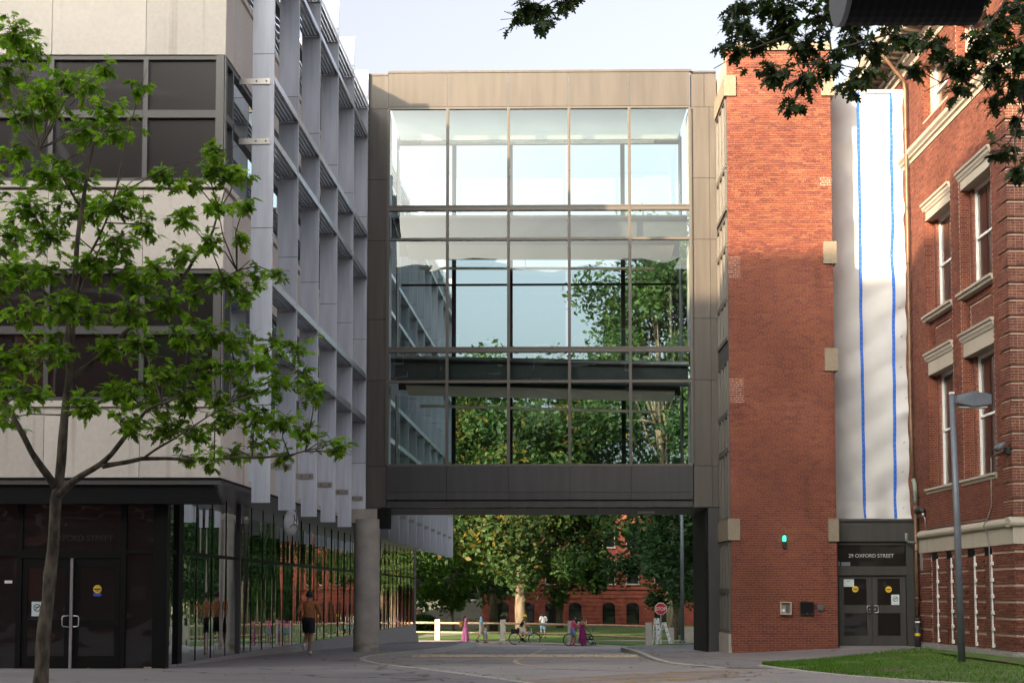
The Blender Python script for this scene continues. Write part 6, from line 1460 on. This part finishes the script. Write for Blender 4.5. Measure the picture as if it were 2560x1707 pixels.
ch_, _ = person('small child in pink top and white hat between the two standing women', (3.66, 78.75, BZ2+.36), R(-80), .98,
    dict(hd=(0, .03, 1.62), ht=(0, .015, 1.76), pel=(0, -.05, .95), knl=(-.1, .25, .78), knr=(.1, .25, .78), anl=(-.1, .25, .42), anr=(.1, .25, .42), tol=(-.1, .38, .36), tor=(.1, .38, .36)), [('top', 'top_pink', .7), ('legs', 'shirt_white', .9), ('shoes', 'shoe_pink')], hair='shirt_white')
pp, ppf = person('person in long plum dress with one hand raised, standing by the stroller', (3.84, 78.0, rz(78.0)), R(-60), 1.64,
    dict(elr=(.30, .05, 1.22), wrr=(.16, .20, 1.46), har=(.12, .17, 1.54)), [('dress', 'dress_plum', .16, .26, 0), ('shoes', 'skin')], 'skin')
sz = rz(78.2); SX, SY = 4.30, 78.2
sr = thing('stroller', 'black folding stroller with raised hood beside the plum dress', 'stroller', (SX, SY, sz))
def swheel(x, y):
    t = MB(); t.tube([(x+.10*math.cos(a), y, sz+.10+.10*math.sin(a)) for a in [i*2*math.pi/16 for i in range(17)]], .018, 5, False); t.lathe([(.03, -.02), (.03, .02)], (x, y, sz+.10), 8, 'y'); t.build('wheel', 'black', sr, True)
for x, y in ((SX-.36, SY-.2), (SX-.36, SY+.2), (SX+.18, SY-.16), (SX+.18, SY+.16)): swheel(x, y)
t = MB()
for s_ in (-.2, .2): t.tube([(SX-.36, SY+s_, sz+.1), (SX+.08, SY+s_, sz+.62), (SX-.28, SY+s_, sz+1.02)], .013, 5); t.tube([(SX+.18, SY+s_*.8, sz+.1), (SX-.12, SY+s_, sz+.58)], .013, 5)
t.tube([(SX-.28, SY-.2, sz+1.02), (SX-.28, SY+.2, sz+1.02)], .016, 5); t.build('frame', 'black', sr)
t = MB(); t.add([(SX-.20, SY-.18, sz+.42), (SX+.14, SY-.18, sz+.40), (SX+.14, SY+.18, sz+.40), (SX-.20, SY+.18, sz+.42), (SX-.30, SY-.18, sz+.88), (SX-.30, SY+.18, sz+.88), (SX-.24, SY-.18, sz+.36), (SX+.14, SY-.18, sz+.33), (SX+.14, SY+.18, sz+.33), (SX-.24, SY+.18, sz+.36), (SX-.36, SY-.18, sz+.86), (SX-.36, SY+.18, sz+.86)],
    [(0, 1, 2, 3), (0, 3, 5, 4), (6, 9, 8, 7), (10, 11, 9, 6), (1, 7, 8, 2), (4, 5, 11, 10), (0, 4, 10, 6), (0, 6, 7, 1), (3, 9, 11, 5), (3, 2, 8, 9)]).build('seat', 'pants_black', sr)
t = MB(); vs = []; fs = []
for i in range(9):
    a = R(-20+i*17)
    for j in range(5): w = -.2+.1*j; vs.append((SX-.14+.26*math.cos(a)*1.05, SY+w, sz+.86+.26*math.sin(a)))
for i in range(8):
    for j in range(4): q = i*5+j; fs.append((q, q+1, q+6, q+5))
t.add(vs, fs).build('hood', 'pants_black', sr, True)
t = MB(); t.lathe([(.16, 0), (.18, .08), (.17, .16), (0, .17)], (SX-.02, SY, sz+.22), 10); t.build('basket', 'shirt_white', sr, True)
# two more figures beyond the fence
person('person in pale top and blue skirt walking beyond the fence', (2.0, 91.5, -1.02), R(20), 1.66, dict(knl=(-.1, .15, .52), anl=(-.1, .05, .1), tol=(-.1, .2, .04), anr=(.1, -.2, .1), tor=(.1, -.06, .04), ch=(0, .06, 1.33), hd=(0, .14, 1.62), ht=(0, .13, 1.7), hb=(0, .11, 1.55)), [('top', 'shirt_white', .8), ('legs', 'denim', .8), ('shoes', 'shoe_dark')], longhair=True)
person('person in white shirt and black trousers on the far path', (-3.75, 126, -1.12), R(178), 1.76, dict(knl=(-.1, .1, .5), anr=(.1, -.12, .1), tor=(.1, .02, .04)), [('top', 'shirt_white', 1.6), ('legs', 'pants_black', 1.9), ('shoes', 'shoe_dark')])
# ---------------------------------------------------------------- shared group phrases for repeats
GROUPS = {'background_tree': 'trees beyond the lawn', 'added_rear_tree': 'added trees behind the viewpoint', 'bush': 'bushes on the far lawn', 'person': 'people on foot and on wheels', 'floodlight': 'floodlights on the brick hall'}
for o in col.objects:
    k = o.name.split('.')[0]
    if o.parent is None and k in GROUPS and 'label' in o and 'group' not in o: o['group'] = GROUPS[k]
